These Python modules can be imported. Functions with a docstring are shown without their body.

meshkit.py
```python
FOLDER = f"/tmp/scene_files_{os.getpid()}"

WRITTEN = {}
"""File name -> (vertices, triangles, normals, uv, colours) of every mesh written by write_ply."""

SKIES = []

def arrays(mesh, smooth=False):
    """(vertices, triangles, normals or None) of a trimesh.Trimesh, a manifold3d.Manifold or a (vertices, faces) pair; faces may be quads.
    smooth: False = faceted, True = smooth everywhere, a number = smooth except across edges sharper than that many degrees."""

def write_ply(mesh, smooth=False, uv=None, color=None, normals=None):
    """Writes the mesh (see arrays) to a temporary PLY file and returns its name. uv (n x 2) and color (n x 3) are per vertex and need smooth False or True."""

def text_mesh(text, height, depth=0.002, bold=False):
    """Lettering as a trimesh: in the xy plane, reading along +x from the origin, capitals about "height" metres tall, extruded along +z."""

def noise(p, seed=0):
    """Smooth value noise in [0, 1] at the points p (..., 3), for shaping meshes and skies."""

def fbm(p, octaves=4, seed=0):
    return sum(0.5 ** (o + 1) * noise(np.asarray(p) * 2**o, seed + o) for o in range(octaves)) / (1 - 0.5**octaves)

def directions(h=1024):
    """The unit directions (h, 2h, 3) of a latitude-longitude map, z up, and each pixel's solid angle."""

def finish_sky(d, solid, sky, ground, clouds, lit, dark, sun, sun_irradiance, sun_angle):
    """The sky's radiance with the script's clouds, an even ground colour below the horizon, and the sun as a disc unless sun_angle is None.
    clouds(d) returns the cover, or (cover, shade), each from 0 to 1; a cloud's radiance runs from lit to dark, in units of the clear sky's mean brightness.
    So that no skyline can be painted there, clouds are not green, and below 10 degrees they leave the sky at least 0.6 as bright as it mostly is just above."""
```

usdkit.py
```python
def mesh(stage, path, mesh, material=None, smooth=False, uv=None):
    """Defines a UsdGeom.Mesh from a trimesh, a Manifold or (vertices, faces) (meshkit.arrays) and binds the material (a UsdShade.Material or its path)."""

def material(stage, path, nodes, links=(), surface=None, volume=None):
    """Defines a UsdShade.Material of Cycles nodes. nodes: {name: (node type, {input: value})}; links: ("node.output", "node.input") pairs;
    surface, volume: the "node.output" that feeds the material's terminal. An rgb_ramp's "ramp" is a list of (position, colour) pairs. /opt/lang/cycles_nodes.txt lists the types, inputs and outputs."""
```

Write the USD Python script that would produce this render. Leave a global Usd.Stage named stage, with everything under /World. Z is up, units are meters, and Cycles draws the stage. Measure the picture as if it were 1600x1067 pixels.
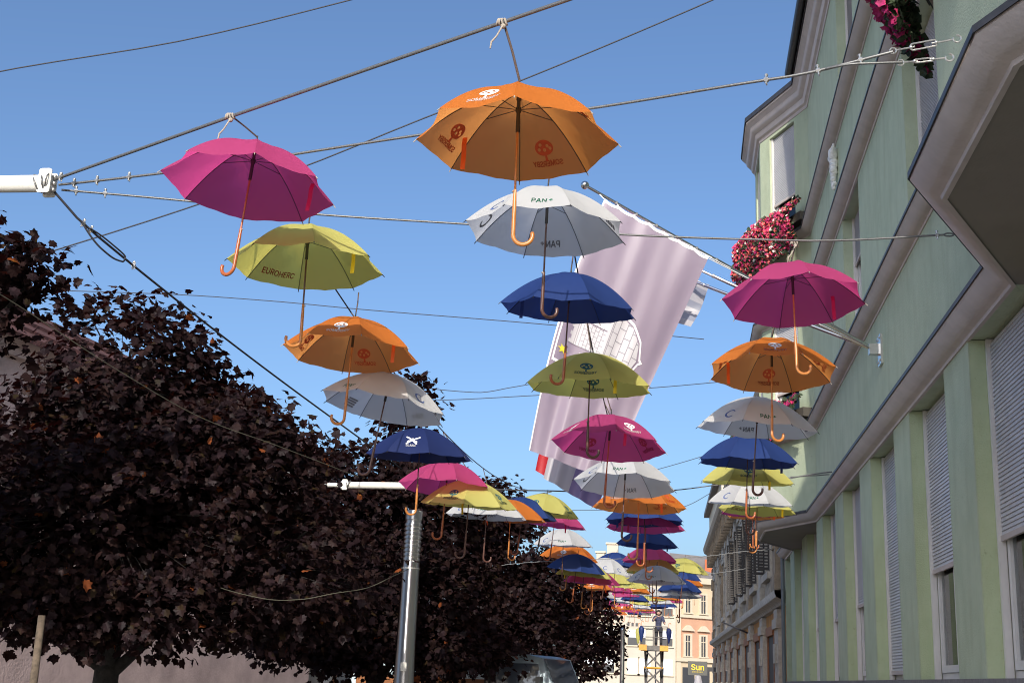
import math, random
import numpy as np, trimesh
import shapely
from shapely.geometry import Polygon, box as sbox
from shapely.ops import unary_union
import usdkit, meshkit
from pxr import Usd, UsdGeom, UsdLux, UsdShade, Gf, Sdf, Vt

stage = Usd.Stage.CreateInMemory()
UsdGeom.SetStageUpAxis(stage, UsdGeom.Tokens.z)
UsdGeom.SetStageMetersPerUnit(stage, 1.0)
UsdGeom.Xform.Define(stage, '/World')
UsdGeom.Scope.Define(stage, '/World/Looks')

# ------------------------------------------------------------------ camera (y runs down the street, x to the green house)
F = 1924.0
_v = np.array([268., -532.5, -F]); _f = _v / np.linalg.norm(_v)
_u = np.array([math.sin(math.radians(2.4)), math.cos(math.radians(2.4)), 0.])
_t = -(_u @ _f) / -_f[2]
_z = _u + _t * np.array([0, 0, -1.]); _z /= np.linalg.norm(_z)
ROT = np.stack([np.cross(_f, _z), _f, _z])
EYE = np.array([0, 0, 1.6])
cam = UsdGeom.Camera.Define(stage, '/World/camera')
_m = np.eye(4); _m[:3, :3] = ROT.T; _m[3, :3] = EYE
cam.AddTransformOp().Set(Gf.Matrix4d(*_m.ravel().tolist()))
cam.CreateHorizontalApertureAttr(36.0); cam.CreateVerticalApertureAttr(36.0 * 682 / 1024)
cam.CreateFocalLengthAttr(36.0 * F / 1600); cam.CreateClippingRangeAttr(Gf.Vec2f(0.05, 2000))
cam.CreateExposureAttr(0.40)
# ------------------------------------------------------------------ sky and sun
SUN_AZ, SUN_EL = math.radians(181.8), math.radians(28)
SD = np.array([math.sin(SUN_AZ) * math.cos(SUN_EL), math.cos(SUN_AZ) * math.cos(SUN_EL), math.sin(SUN_EL)])
sky_mat = usdkit.material(stage, '/World/Looks/sky', {
    's': ('sky_texture', {'sky_type': 'single_scattering', 'sun_disc': False, 'sun_elevation': SUN_EL, 'sun_rotation': SUN_AZ,
                          'altitude': 100.0, 'air_density': 1.0, 'aerosol_density': 3.0, 'ozone_density': 5.5}),
    'b': ('background_shader', {'strength': 0.14})}, [('s.color', 'b.color')], surface='b.background')
dome = UsdLux.DomeLight.Define(stage, '/World/sky')
UsdShade.MaterialBindingAPI.Apply(dome.GetPrim()).Bind(sky_mat)
dome.GetPrim().SetCustomDataByKey('kind', 'structure')
sun = UsdLux.DistantLight.Define(stage, '/World/sun')
sun.CreateNormalizeAttr(True); sun.CreateIntensityAttr(0.95); sun.CreateAngleAttr(0.53); sun.CreateColorAttr(Gf.Vec3f(1.0, 0.93, 0.82))
_x = np.cross([0, 0, 1.], SD); _x /= np.linalg.norm(_x); _y = np.cross(SD, _x)
_m = np.eye(4); _m[0, :3], _m[1, :3], _m[2, :3] = _x, _y, SD
sun.AddTransformOp().Set(Gf.Matrix4d(*_m.ravel().tolist()))

# ------------------------------------------------------------------ helpers
def ray(px, py): return ROT @ np.array([px - 800., 533.5 - py, -F])
def at_depth(px, py, D): return EYE + ray(px, py) * (D / F)
def at_y(px, py, Y): r = ray(px, py); return EYE + r * (Y / r[1])
def at_x(px, py, X): r = ray(px, py); return EYE + r * (X / r[0])
used = {}
def path_of(name, parent=None):
    base = (parent.GetPath().pathString if parent else '/World') + '/' + name
    n = used.get(base, -1) + 1; used[base] = n
    return base if n == 0 else f'{base}_{n:03d}'
def tag(p, label=None, cat=None, group=None, kind=None):
    for k, v in (('label', label), ('category', cat), ('group', group), ('kind', kind)):
        if v: p.SetCustomDataByKey(k, v)
    return p
def obj(name, mesh, m, parent=None, smooth=False, kind=None, label=None):
    p = usdkit.mesh(stage, path_of(name, parent), mesh, m, smooth).GetPrim()
    return tag(p, label=label, kind=kind)
def thing(name, label, cat, group=None, loc=(0, 0, 0), rot=(0, 0, 0)):
    x = UsdGeom.Xform.Define(stage, path_of(name))
    x.AddTranslateOp().Set(Gf.Vec3d(*map(float, loc))); x.AddRotateXYZOp().Set(Gf.Vec3f(*map(float, rot)))
    return tag(x.GetPrim(), label, cat, group)
def dup(root, loc, rot, label, group=None, cat=None):
    x = UsdGeom.Xform.Define(stage, path_of(root.GetName().rstrip('0123456789').rstrip('_')))
    x.AddTranslateOp().Set(Gf.Vec3d(*map(float, loc))); x.AddRotateXYZOp().Set(Gf.Vec3f(*map(float, rot)))
    p = x.GetPrim(); p.GetReferences().AddInternalReference(root.GetPath()); p.SetInstanceable(True)
    was = root.GetCustomData()
    return tag(p, label, cat or was['category'], group or was.get('group'))
cat_ = trimesh.util.concatenate
def T(v, f): return trimesh.Trimesh(np.asarray(v, float), np.asarray(f, int), process=False)
def box(x0, x1, y0, y1, z0, z1):
    b = trimesh.creation.box((x1 - x0, y1 - y0, z1 - z0)); b.apply_translation(((x0 + x1) / 2, (y0 + y1) / 2, (z0 + z1) / 2)); return b
def tube(pts, r, n=6, cap=True):
    pts = np.asarray(pts, float); k = len(pts); r = np.broadcast_to(np.asarray(r, float), (k,))
    tn = np.gradient(pts, axis=0); tn /= np.linalg.norm(tn, axis=1, keepdims=True)
    a = np.array([0, 0, 1.]) if abs(tn[0][2]) < .9 else np.array([1., 0, 0]); u = np.cross(tn[0], a); u /= np.linalg.norm(u)
    vs = []
    th = np.linspace(0, 2 * np.pi, n, endpoint=False)
    for i in range(k):
        u = u - tn[i] * (u @ tn[i]); u /= np.linalg.norm(u); w = np.cross(tn[i], u)
        vs.append(pts[i] + r[i] * (np.cos(th)[:, None] * u + np.sin(th)[:, None] * w))
    v = np.vstack(vs); f = []
    for i in range(k - 1):
        for j in range(n):
            a0, b0 = i * n + j, i * n + (j + 1) % n
            f += [[a0, b0, b0 + n], [a0, b0 + n, a0 + n]]
    if cap:
        c = len(v); v = np.vstack([v, pts[0], pts[-1]])
        for j in range(n):
            f += [[c, (j + 1) % n, j], [c + 1, (k - 1) * n + j, (k - 1) * n + (j + 1) % n]]
    return T(v, f)
def sag(a, b, s, n=24):
    a, b = np.asarray(a, float), np.asarray(b, float); t = np.linspace(0, 1, n)[:, None]
    p = a + (b - a) * t; p[:, 2] -= (4 * s * t * (1 - t))[:, 0]; return p
def lathe(profile, n=24):
    pr = np.asarray(profile, float); th = np.linspace(0, 2 * np.pi, n, endpoint=False); k = len(pr)
    v = np.stack([np.outer(pr[:, 0], np.cos(th)), np.outer(pr[:, 0], np.sin(th)), np.repeat(pr[:, 1:2], n, 1)], -1).reshape(-1, 3); f = []
    for i in range(k - 1):
        for j in range(n):
            a, b = i * n + j, i * n + (j + 1) % n; f += [[a, b, b + n], [a, b + n, a + n]]
    return T(v, f)
def ball(c, r, s=2):
    m = trimesh.creation.icosphere(s, r); m.apply_translation(c); return m
def grid(fn, nu, nv):
    u, w = np.meshgrid(np.linspace(0, 1, nu + 1), np.linspace(0, 1, nv + 1), indexing='ij')
    v = fn(u.ravel(), w.ravel()); f = []
    for i in range(nu):
        for j in range(nv):
            a = i * (nv + 1) + j; f += [[a, a + nv + 1, a + nv + 2], [a, a + nv + 2, a + 1]]
    return T(v, f)
def flat(poly):
    out = []
    for g in getattr(poly, 'geoms', [poly]):
        if g.geom_type == 'Polygon' and g.area > 0:
            v, f = trimesh.creation.triangulate_polygon(g, engine='earcut'); out.append(T(np.c_[v, np.zeros(len(v))], f))
    return cat_(out)
def lettering(text, h, bold=False):
    m = meshkit.text_mesh(text, h, 0.001, bold); return m

# ------------------------------------------------------------------ materials
def mat(name, col, rough=.7, metal=0., noise=None, bump=None, spec=None, extra=None, var=0.):
    """plain principled; noise=(scale, amount) mottles the colour, bump=(scale, distance); var: per-object tone"""
    p = {'base_color': col, 'roughness': rough, 'metallic': metal}
    if extra: p.update(extra)
    n, l = {'p': ('principled_bsdf', p)}, []
    if noise or bump: n['g'] = ('geometry', {})
    src = None
    if noise:
        sc, am = noise[:2]
        n['nz'] = ('noise_texture', {'scale': sc, 'detail': 6.0, 'roughness': .62})
        lo, hi = [max(0, c * (1 - am)) for c in col], [min(1, c * (1 + am)) for c in col]
        if len(noise) > 2: lo = noise[2]
        n['rp'] = ('rgb_ramp', {'ramp': [(.3, lo), (.7, hi)]})
        l += [('g.position', 'nz.vector'), ('nz.fac', 'rp.fac')]; src = 'rp.color'
    if var:
        n['oi'] = ('object_info', {}); n['mr'] = ('map_range', {'to_min': 1 - var, 'to_max': 1 + var}); n['hs'] = ('hsv', {'color': col})
        l += [('oi.random', 'mr.value'), ('mr.result', 'hs.value')]
        if src: l.append((src, 'hs.color'))
        src = 'hs.color'
    if src: l.append((src, 'p.base_color'))
    if bump:
        n['bn'] = ('noise_texture', {'scale': bump[0], 'detail': 4.0}); n['bp'] = ('bump', {'distance': bump[1], 'strength': 1.0})
        l += [('g.position', 'bn.vector'), ('bn.fac', 'bp.height'), ('bp.normal', 'p.normal')]
    return usdkit.material(stage, '/World/Looks/' + name, n, l, surface='p.BSDF')
def stucco(name, a, b, stain):
    """roughcast: mottled colour, downward streaks, coarse grain"""
    return usdkit.material(stage, '/World/Looks/' + name, {
        'g': ('geometry', {}), 'm': ('mapping', {'scale': (2.2, 2.2, .5)}),
        'n1': ('noise_texture', {'scale': 2.2, 'detail': 8.0, 'roughness': .7}), 'n2': ('noise_texture', {'scale': 1.6, 'detail': 5.0, 'roughness': .6}),
        'n3': ('noise_texture', {'scale': 70.0, 'detail': 3.0}), 'n4': ('noise_texture', {'scale': 9.0, 'detail': 6.0, 'roughness': .75}),
        'r1': ('rgb_ramp', {'ramp': [(.35, a), (.68, b)]}), 'r2': ('rgb_ramp', {'ramp': [(.48, (0, 0, 0)), (.74, (.42, .42, .42))]}),
        'r4': ('rgb_ramp', {'ramp': [(.62, (0, 0, 0)), (.74, (.55, .55, .55))]}),
        'x': ('mix_color', {'b': stain}), 'x2': ('mix_color', {'b': tuple(c * .55 for c in stain)}), 'bp': ('bump', {'distance': .007, 'strength': .7}), 'p': ('principled_bsdf', {'roughness': .93})},
        [('g.position', 'n1.vector'), ('g.position', 'm.vector'), ('m.vector', 'n2.vector'), ('g.position', 'n3.vector'), ('g.position', 'n4.vector'), ('n1.fac', 'r1.fac'), ('n2.fac', 'r2.fac'), ('n4.fac', 'r4.fac'),
         ('r1.color', 'x.a'), ('r2.color', 'x.fac'), ('x.result', 'x2.a'), ('r4.color', 'x2.fac'), ('x2.result', 'p.base_color'), ('n3.fac', 'bp.height'), ('bp.normal', 'p.normal')], surface='p.BSDF')
def cloth(name, col, tr, fac=.45, noise_sc=500.):
    """thin fabric: part of the light passes"""
    return usdkit.material(stage, '/World/Looks/' + name, {
        'g': ('geometry', {}), 'oi': ('object_info', {}), 'mr': ('map_range', {'to_min': .93, 'to_max': 1.05}), 'h': ('hsv', {'color': col}), 'h2': ('hsv', {'color': tr}),
        'n': ('noise_texture', {'scale': 7.0, 'detail': 4.0}), 'bp': ('bump', {'distance': .006, 'strength': .6}),
        'd': ('diffuse_bsdf', {}), 't': ('translucent_bsdf', {}), 'gl': ('glossy_bsdf', {'roughness': .45, 'color': (1, 1, 1)}), 'm': ('mix_closure', {'fac': fac}), 'm2': ('mix_closure', {'fac': .03})},
        [('oi.random', 'mr.value'), ('mr.result', 'h.value'), ('mr.result', 'h2.value'), ('h.color', 'd.color'), ('h2.color', 't.color'), ('g.position', 'n.vector'), ('n.fac', 'bp.height'),
         ('bp.normal', 'd.normal'), ('d.BSDF', 'm.closure1'), ('t.BSDF', 'm.closure2'), ('m.closure', 'm2.closure1'), ('gl.BSDF', 'm2.closure2')], surface='m2.closure')
def glass(name, tint=(.8, .85, .85), ior=1.5):
    return usdkit.material(stage, '/World/Looks/' + name, {'f': ('fresnel', {'IOR': ior}), 't': ('transparent_bsdf', {'color': tint}), 'g': ('glossy_bsdf', {'roughness': .02, 'color': (1, 1, 1)}), 'm': ('mix_closure', {})},
        [('f.fac', 'm.fac'), ('t.BSDF', 'm.closure1'), ('g.BSDF', 'm.closure2')], surface='m.closure')
def leafmat(name, col, tr):
    return usdkit.material(stage, '/World/Looks/' + name, {
        'g': ('geometry', {}), 'n': ('noise_texture', {'scale': 3.1, 'detail': 3.0}), 'w': ('white_noise_texture', {}), 'sn': ('vector_math', {'math_type': 'snap', 'vector2': (.07, .07, .07)}),
        'r': ('rgb_ramp', {'ramp': [(0, tuple(c * .5 for c in col)), (.55, col), (.93, tuple(c * 1.5 for c in col)), (1, (col[0] * 1.6, col[1] * 2.0, col[2] * .8))]}),
        'd': ('diffuse_bsdf', {}), 't': ('translucent_bsdf', {'color': tr}), 'gl': ('glossy_bsdf', {'roughness': .5, 'color': (.8, .8, .85)}), 'm': ('mix_closure', {'fac': .12}), 'm2': ('mix_closure', {'fac': .009})},
        [('g.position', 'sn.vector1'), ('sn.vector', 'w.vector'), ('w.value', 'r.fac'), ('r.color', 'd.color'), ('d.BSDF', 'm.closure1'), ('t.BSDF', 'm.closure2'), ('m.closure', 'm2.closure1'), ('gl.BSDF', 'm2.closure2')], surface='m2.closure')

M = dict(
    green=stucco('green_stucco', (.40, .46, .315), (.47, .525, .37), (.30, .32, .20)),
    reveal=stucco('pale_green_stucco', (.44, .515, .31), (.50, .565, .36), (.32, .35, .18)),  # same stucco as green, paler: skylight on the reveals put into its colour
    trim=mat('cream_trim', (.50, .43, .39), .8, noise=(3., .10), bump=(30., .003)),
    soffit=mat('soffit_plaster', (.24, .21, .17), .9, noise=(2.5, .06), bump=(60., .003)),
    flash=mat('dark_flashing', (.045, .045, .05), .5, .3, noise=(8., .3)),
    pvc=mat('white_frame', (.66, .63, .60), .35, noise=(5., .05)),
    slat=mat('shutter_slat', (.56, .55, .56), .45, noise=(4., .06), var=.05),
    room=mat('dim_room', (.06, .08, .07), .9), curtain=mat('green_curtain', (.16, .22, .17), .9, noise=(6., .3)),
    ledge=mat('ledge_stone', (.16, .15, .15), .8, noise=(20., .25), bump=(60., .004)),
    plaster=mat('white_plaster', (.72, .72, .70), .8, noise=(25., .15)),
    glass=glass('window_glass'),
    steel=mat('brushed_steel', (.62, .61, .59), .28, 1., noise=(40., .05)),
    brushed=usdkit.material(stage, '/World/Looks/brushed_post', {'g': ('glossy_bsdf', {'color': (.62, .61, .59), 'roughness': .34, 'anisotropy': .75}), 't': ('tangent', {'direction_type': 'radial', 'axis': 'z'})}, [('t.tangent', 'g.tangent')], surface='g.BSDF'),
    chrome=mat('polished_steel', (.72, .71, .70), .14, 1.),
    zinc=mat('zinc_fitting', (.55, .54, .52), .38, .9, noise=(60., .25)),
    cable=mat('cable_steel', (.20, .20, .20), .5, .7, noise=(120., .35)),
    wire=mat('dark_wire', (.035, .035, .045), .6), olive=mat('olive_wire', (.085, .08, .055), .7),
    whitepaint=mat('white_paint', (.80, .77, .70), .4, noise=(7., .05), bump=(30., .002)),
    rope=mat('dark_rope', (.10, .07, .06), .9, noise=(150., .4)), knot=mat('pale_rope', (.38, .33, .28), .95, noise=(120., .3)),
    bark=mat('bark', (.022, .018, .016), .95, noise=(14., .5), bump=(25., .02)),
    black=mat('black_plastic', (.015, .015, .016), .45), darkrib=mat('dark_rib', (.03, .03, .035), .4, .5),
    wood=mat('honey_wood', (.50, .19, .05), .3, noise=(30., .2)), redwood=mat('red_wood', (.36, .10, .035), .3, noise=(30., .2)), darkwood=mat('dark_wood', (.10, .045, .035), .3, noise=(30., .2)),
    pink=cloth('pink_cloth', (.50, .065, .20), (.78, .085, .31), .50), orange=cloth('orange_cloth', (.66, .19, .03), (.95, .38, .10), .50),
    yellow=cloth('yellow_cloth', (.62, .58, .17), (.78, .70, .16), .45), white=cloth('white_cloth', (.66, .655, .65), (.74, .75, .80), .44),
    blue=cloth('blue_cloth', (.026, .055, .20), (.022, .045, .19), .38), navy=cloth('navy_cloth', (.018, .03, .115), (.012, .02, .08), .3),
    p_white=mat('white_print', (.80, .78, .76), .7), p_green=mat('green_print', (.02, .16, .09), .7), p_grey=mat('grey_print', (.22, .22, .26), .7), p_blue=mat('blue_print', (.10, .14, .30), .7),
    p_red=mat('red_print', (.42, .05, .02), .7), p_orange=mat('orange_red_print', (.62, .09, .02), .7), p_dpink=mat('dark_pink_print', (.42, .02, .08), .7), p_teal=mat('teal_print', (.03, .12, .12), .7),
    s_pink=mat('pink_strap', (.60, .02, .12), .6), s_orange=mat('orange_strap', (.80, .13, .02), .6), s_yellow=mat('yellow_strap', (.85, .60, .02), .6), s_blue=mat('blue_strap', (.02, .04, .18), .6),
    flag=cloth('lilac_cloth', (.48, .39, .48), (.52, .40, .52), .5), flagred=cloth('red_cloth', (.62, .03, .04), (.5, .02, .03), .4), flagwhite=cloth('flag_white_cloth', (.60, .58, .62), (.6, .58, .6), .45), flagblue=cloth('flag_purple_cloth', (.30, .24, .44), (.25, .2, .4), .45),
    flagpale=cloth('pale_blue_cloth', (.42, .44, .54), (.42, .44, .52), .5),
    hem=mat('white_hem', (.85, .85, .85), .7), line=mat('grey_line', (.16, .14, .18), .8), star=mat('yellow_star', (.85, .75, .05), .7), shield=mat('shield_white', (.56, .53, .56), .8),
    petal_p=mat('pink_petal', (.62, .04, .14), .7, noise=(30., .4)), petal_m=mat('magenta_petal', (.34, .008, .10), .7, noise=(30., .4)), petal_w=mat('white_petal', (.78, .74, .66), .7), petal_s=mat('salmon_petal', (.72, .14, .12), .7, noise=(30., .3)),
    flowerleaf=mat('flower_leaf', (.03, .05, .02), .7, noise=(20., .5)), planter=mat('planter', (.07, .06, .05), .8),
    asphalt=mat('asphalt', (.09, .088, .085), .9, noise=(6., .2), bump=(80., .004)), paving=mat('paving', (.16, .15, .14), .9, noise=(3., .15)),
)
LEAF = [leafmat('purple_leaf', (.016, .009, .0105), (.05, .008, .008)), leafmat('brown_leaf', (.021, .011, .0105), (.08, .015, .01)), leafmat('orange_leaf', (.16, .045, .016), (.22, .05, .02))]

# ------------------------------------------------------------------ ground
g = obj('ground', grid(lambda u, w: np.c_[-400 + 800 * u, -200 + 900 * w, 0 * u], 4, 4), M['paving'], kind='structure')
obj('road', T([[-7, -60, .004], [-2.2, -60, .004], [-2.2, 145, .004], [-7, 145, .004]], [[0, 1, 2], [0, 2, 3]]), M['asphalt'], kind='structure')

# ------------------------------------------------------------------ green house on the right
X0 = 2.55
house = thing('green_house', 'pale green stuccoed house with canted bays and roller shutters along the right', 'house')
def wall_panel(p0, p1, z0, z1, holes=(), th=.30):
    p0, p1 = np.array(p0, float), np.array(p1, float); L = np.linalg.norm(p1 - p0); t = (p1 - p0) / L; nrm = np.array([-t[1], t[0]])
    poly = sbox(0, z0, L, z1)
    for h in holes: poly = poly.difference(sbox(h[0], h[2], h[1], h[3]))
    ms = [trimesh.creation.extrude_polygon(q, th, engine='earcut') for q in getattr(poly, 'geoms', [poly])]
    m = cat_(ms); v = m.vertices
    xy = p0 + np.outer(v[:, 0], t) - np.outer(v[:, 2], nrm)
    return T(np.c_[xy, v[:, 1]], m.faces)
def plank(p0, p1, s0, s1, z0, z1, e0, e1):
    """a box along the wall p0-p1: s along, e inwards from the wall's face (negative = proud of it)"""
    p0, p1 = np.array(p0, float), np.array(p1, float); t = (p1 - p0) / np.linalg.norm(p1 - p0); nrm = np.array([-t[1], t[0]])
    b = box(s0, s1, z0, z1, e0, e1); v = b.vertices
    return T(np.c_[p0 + np.outer(v[:, 0], t) - np.outer(v[:, 2], nrm), v[:, 1]], b.faces)
def moulding(plan, prof):
    P = np.array(plan, float); d = np.diff(P, axis=0); d /= np.linalg.norm(d, axis=1, keepdims=True); nn = np.c_[-d[:, 1], d[:, 0]]
    mit = [nn[0]] + [(a + b) / (1 + a @ b) for a, b in zip(nn[:-1], nn[1:])] + [nn[-1]]
    k = len(prof); v = np.array([[*(P[i] + mit[i] * q[0]), q[1]] for i in range(len(P)) for q in prof]); f = []
    for i in range(len(P) - 1):
        for j in range(k - 1):
            a = i * k + j; f += [[a, a + k, a + k + 1], [a, a + k + 1, a + 1]]
    return T(v, f)
BAYS = [((X0, 4.15), (1.67, 5.98), (1.67, 7.80), (X0, 9.63)), ((X0, 24.45), (1.67, 26.25), (1.67, 28.15), (X0, 29.95))]
plan = [(X0, -6.), *BAYS[0], *BAYS[1], (X0, 32.4)]
# ground storey: pilasters, sill walls, ledge
fronts = [(11.27 + 3.07 * k, 12.36 + 3.07 * k) for k in range(-4, 7)]
for a, b in fronts:
    obj('pilaster', cat_([box(X0, X0 + .012, a, b, 0, 4.715), ]), M['green'], house)
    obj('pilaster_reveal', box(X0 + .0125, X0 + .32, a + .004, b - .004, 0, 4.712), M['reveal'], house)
obj('end_wall', box(X0, X0 + .3, 32.2, 32.4, 0, 14), M['green'], house)
obj('plinth_wall', box(X0 + .03, X0 + .3, -6, 32.2, 0, 1.69), M['green'], house)
obj('sill_ledge', box(X0 - .05, X0 + .34, -6, 32.2, 1.695, 1.735), M['ledge'], house)
obj('interior_wall', box(X0 + .95, X0 + 1.0, -6, 32.2, 1.0, 14), M['curtain'], house)
obj('interior_floor', cat_([box(X0 + .34, X0 + .95, -6, 32.2, z, z + .2) for z in (1.5, 4.75, 10.2)]), M['room'], house)
def window(p0, p1, s0, s1, z0, z1, shut, inset=.20, slats='one', pitch=.0385, parts=2):
    """white frame, panes, side rails and a roller shutter let down to height shut"""
    W = s1 - s0
    fr = [plank(p0, p1, s0, s0 + .07, z0, z1, inset + .03, inset + .10), plank(p0, p1, s1 - .07, s1, z0, z1, inset + .03, inset + .10),
          plank(p0, p1, s0 + .07, s1 - .07, z0, z0 + .07, inset + .03, inset + .10), plank(p0, p1, s0 + .07, s1 - .07, z1 - .07, z1, inset + .03, inset + .10)]
    wd = (W - .14) / parts; panes = []
    for k in range(parts):
        a, b = s0 + .07 + k * wd + .006, s0 + .07 + (k + 1) * wd - .006
        fr += [plank(p0, p1, a, a + .075, z0 + .075, z1 - .075, inset + .015, inset + .085), plank(p0, p1, b - .075, b, z0 + .075, z1 - .075, inset + .015, inset + .085),
               plank(p0, p1, a + .075, b - .075, z0 + .075, z0 + .15, inset + .015, inset + .085), plank(p0, p1, a + .075, b - .075, z1 - .15, z1 - .075, inset + .015, inset + .085)]
        panes.append(plank(p0, p1, a + .075, b - .075, z0 + .15, z1 - .15, inset + .045, inset + .051))
    w = obj('window', cat_(fr), M['pvc'], house)
    for q in panes: obj('pane', q, M['glass'], w)
    for a in (s0 + .001, s1 - .051): obj('shutter_rail', plank(p0, p1, a, a + .05, z0 + .002, z1 - .002, inset - .05, inset + .014), M['pvc'], w)
    if shut < z1 - .05:
        n = int((z1 - shut) / pitch); one = []
        for k in range(n):
            z = shut + .03 + k * pitch
            if z + pitch > z1: break
            t = plank(p0, p1, s0 + .052, s1 - .052, z, z + pitch * .93, inset - .022, inset - .008)
            v = t.vertices; e = (v[:, 2] > z + pitch * .5)   # upper edge tucked in
            P0, P1 = np.array(p0), np.array(p1); tt = (P1 - P0) / np.linalg.norm(P1 - P0); nn = np.array([-tt[1], tt[0]])
            v[e, :2] -= nn * .010
            one.append(T(v, t.faces))
        if slats == 'one':
            for q in one: obj('shutter_slat', q, M['slat'], w)
        else: obj('shutter_slats', cat_(one), M['slat'], w, kind='stuff')
        obj('shutter_foot', plank(p0, p1, s0 + .052, s1 - .052, shut - .02, shut + .028, inset - .03, inset - .004), M['trim'], w)
    return w
Q0, Q1 = (X0, 0.), (X0, 10.)
shuts = {-4: 2.9, -3: 2.9, -2: 2.9, -1: 2.91, 0: 2.88, 1: 1.83, 2: 2.86, 3: 2.79, 4: 2.76, 5: 2.76}
for k in range(-4, 6):
    a, b = fronts[k + 4][1], fronts[k + 5][0]
    window(Q0, Q1, a + .002, b - .002, 1.74, 4.71, shuts[k], slats='one' if k in (-1, 0, 1) else 'many')
# upper storeys
F1 = [(11.9, 13.79), (17.62, 19.48)]
def seg_holes(y0, holes): return [(a - y0, b - y0, z0, z1) for a, b, z0, z1 in holes]
segs = [((X0, -6.), (X0, 4.15), []), ((X0, 9.63), (X0, 24.45), F1), ((X0, 29.95), (X0, 32.2), [])]
for p0, p1, ws in segs:
    obj('spandrel_wall', wall_panel(p0, p1, 4.72, 6.60), M['green'], house)
    obj('wall', wall_panel(p0, p1, 6.602, 9.10, seg_holes(p0[1], [(a, b, 6.65, 9.02) for a, b in ws])), M['green'], house)
    obj('spandrel_wall', wall_panel(p0, p1, 9.102, 10.72), M['green'], house)
    obj('wall', wall_panel(p0, p1, 10.722, 13.96, seg_holes(p0[1], [(a, b, 10.8, 13.4) for a, b in ws])), M['green'], house)
for i, (a, b) in enumerate(F1):
    window(Q0, Q1, a, b, 6.655, 9.015, 7.45 if i == 0 else 8.2, slats='many')
    window(Q0, Q1, a, b, 10.805, 13.39, 11.6, slats='many')
# bays
for bi, bay in enumerate(BAYS):
    poly = [np.array(p) for p in bay]
    for j in range(3):
        p0, p1 = poly[j], poly[j + 1]; L = np.linalg.norm(p1 - p0)
        w0, w1 = (.42, L - .55) if j != 1 else (.40, L - .40)
        if j == 0: w0, w1 = .55, L - .42
        obj('bay_wall', wall_panel(p0, p1, 4.83, 6.60, th=.14), M['green'], house)
        obj('bay_wall', wall_panel(p0, p1, 6.602, 9.10, [(w0, w1, 6.85, 9.0)], th=.14), M['green'], house)
        obj('bay_wall', wall_panel(p0, p1, 9.102, 10.72, th=.14), M['green'], house)
        obj('bay_wall', wall_panel(p0, p1, 10.722, 13.96, [(w0, w1, 10.95, 13.38)], th=.14), M['green'], house)
        window(p0, p1, w0 + .001, w1 - .001, 6.851, 8.999, 7.5, inset=.09, slats='many', parts=1)
        window(p0, p1, w0 + .001, w1 - .001, 10.951, 13.379, 11.75, inset=.09, slats='many', parts=1)
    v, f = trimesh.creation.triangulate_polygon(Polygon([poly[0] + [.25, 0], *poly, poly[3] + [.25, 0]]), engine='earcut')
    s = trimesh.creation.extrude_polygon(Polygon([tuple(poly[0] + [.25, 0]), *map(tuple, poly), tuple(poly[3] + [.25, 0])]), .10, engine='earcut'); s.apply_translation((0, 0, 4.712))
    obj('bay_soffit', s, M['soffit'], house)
def cornice(name, plan, prof, flash):
    c = obj(name, moulding(plan, prof), M['trim'], house, smooth=35)
    obj('flashing', moulding(plan, flash), M['flash'], c)
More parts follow.
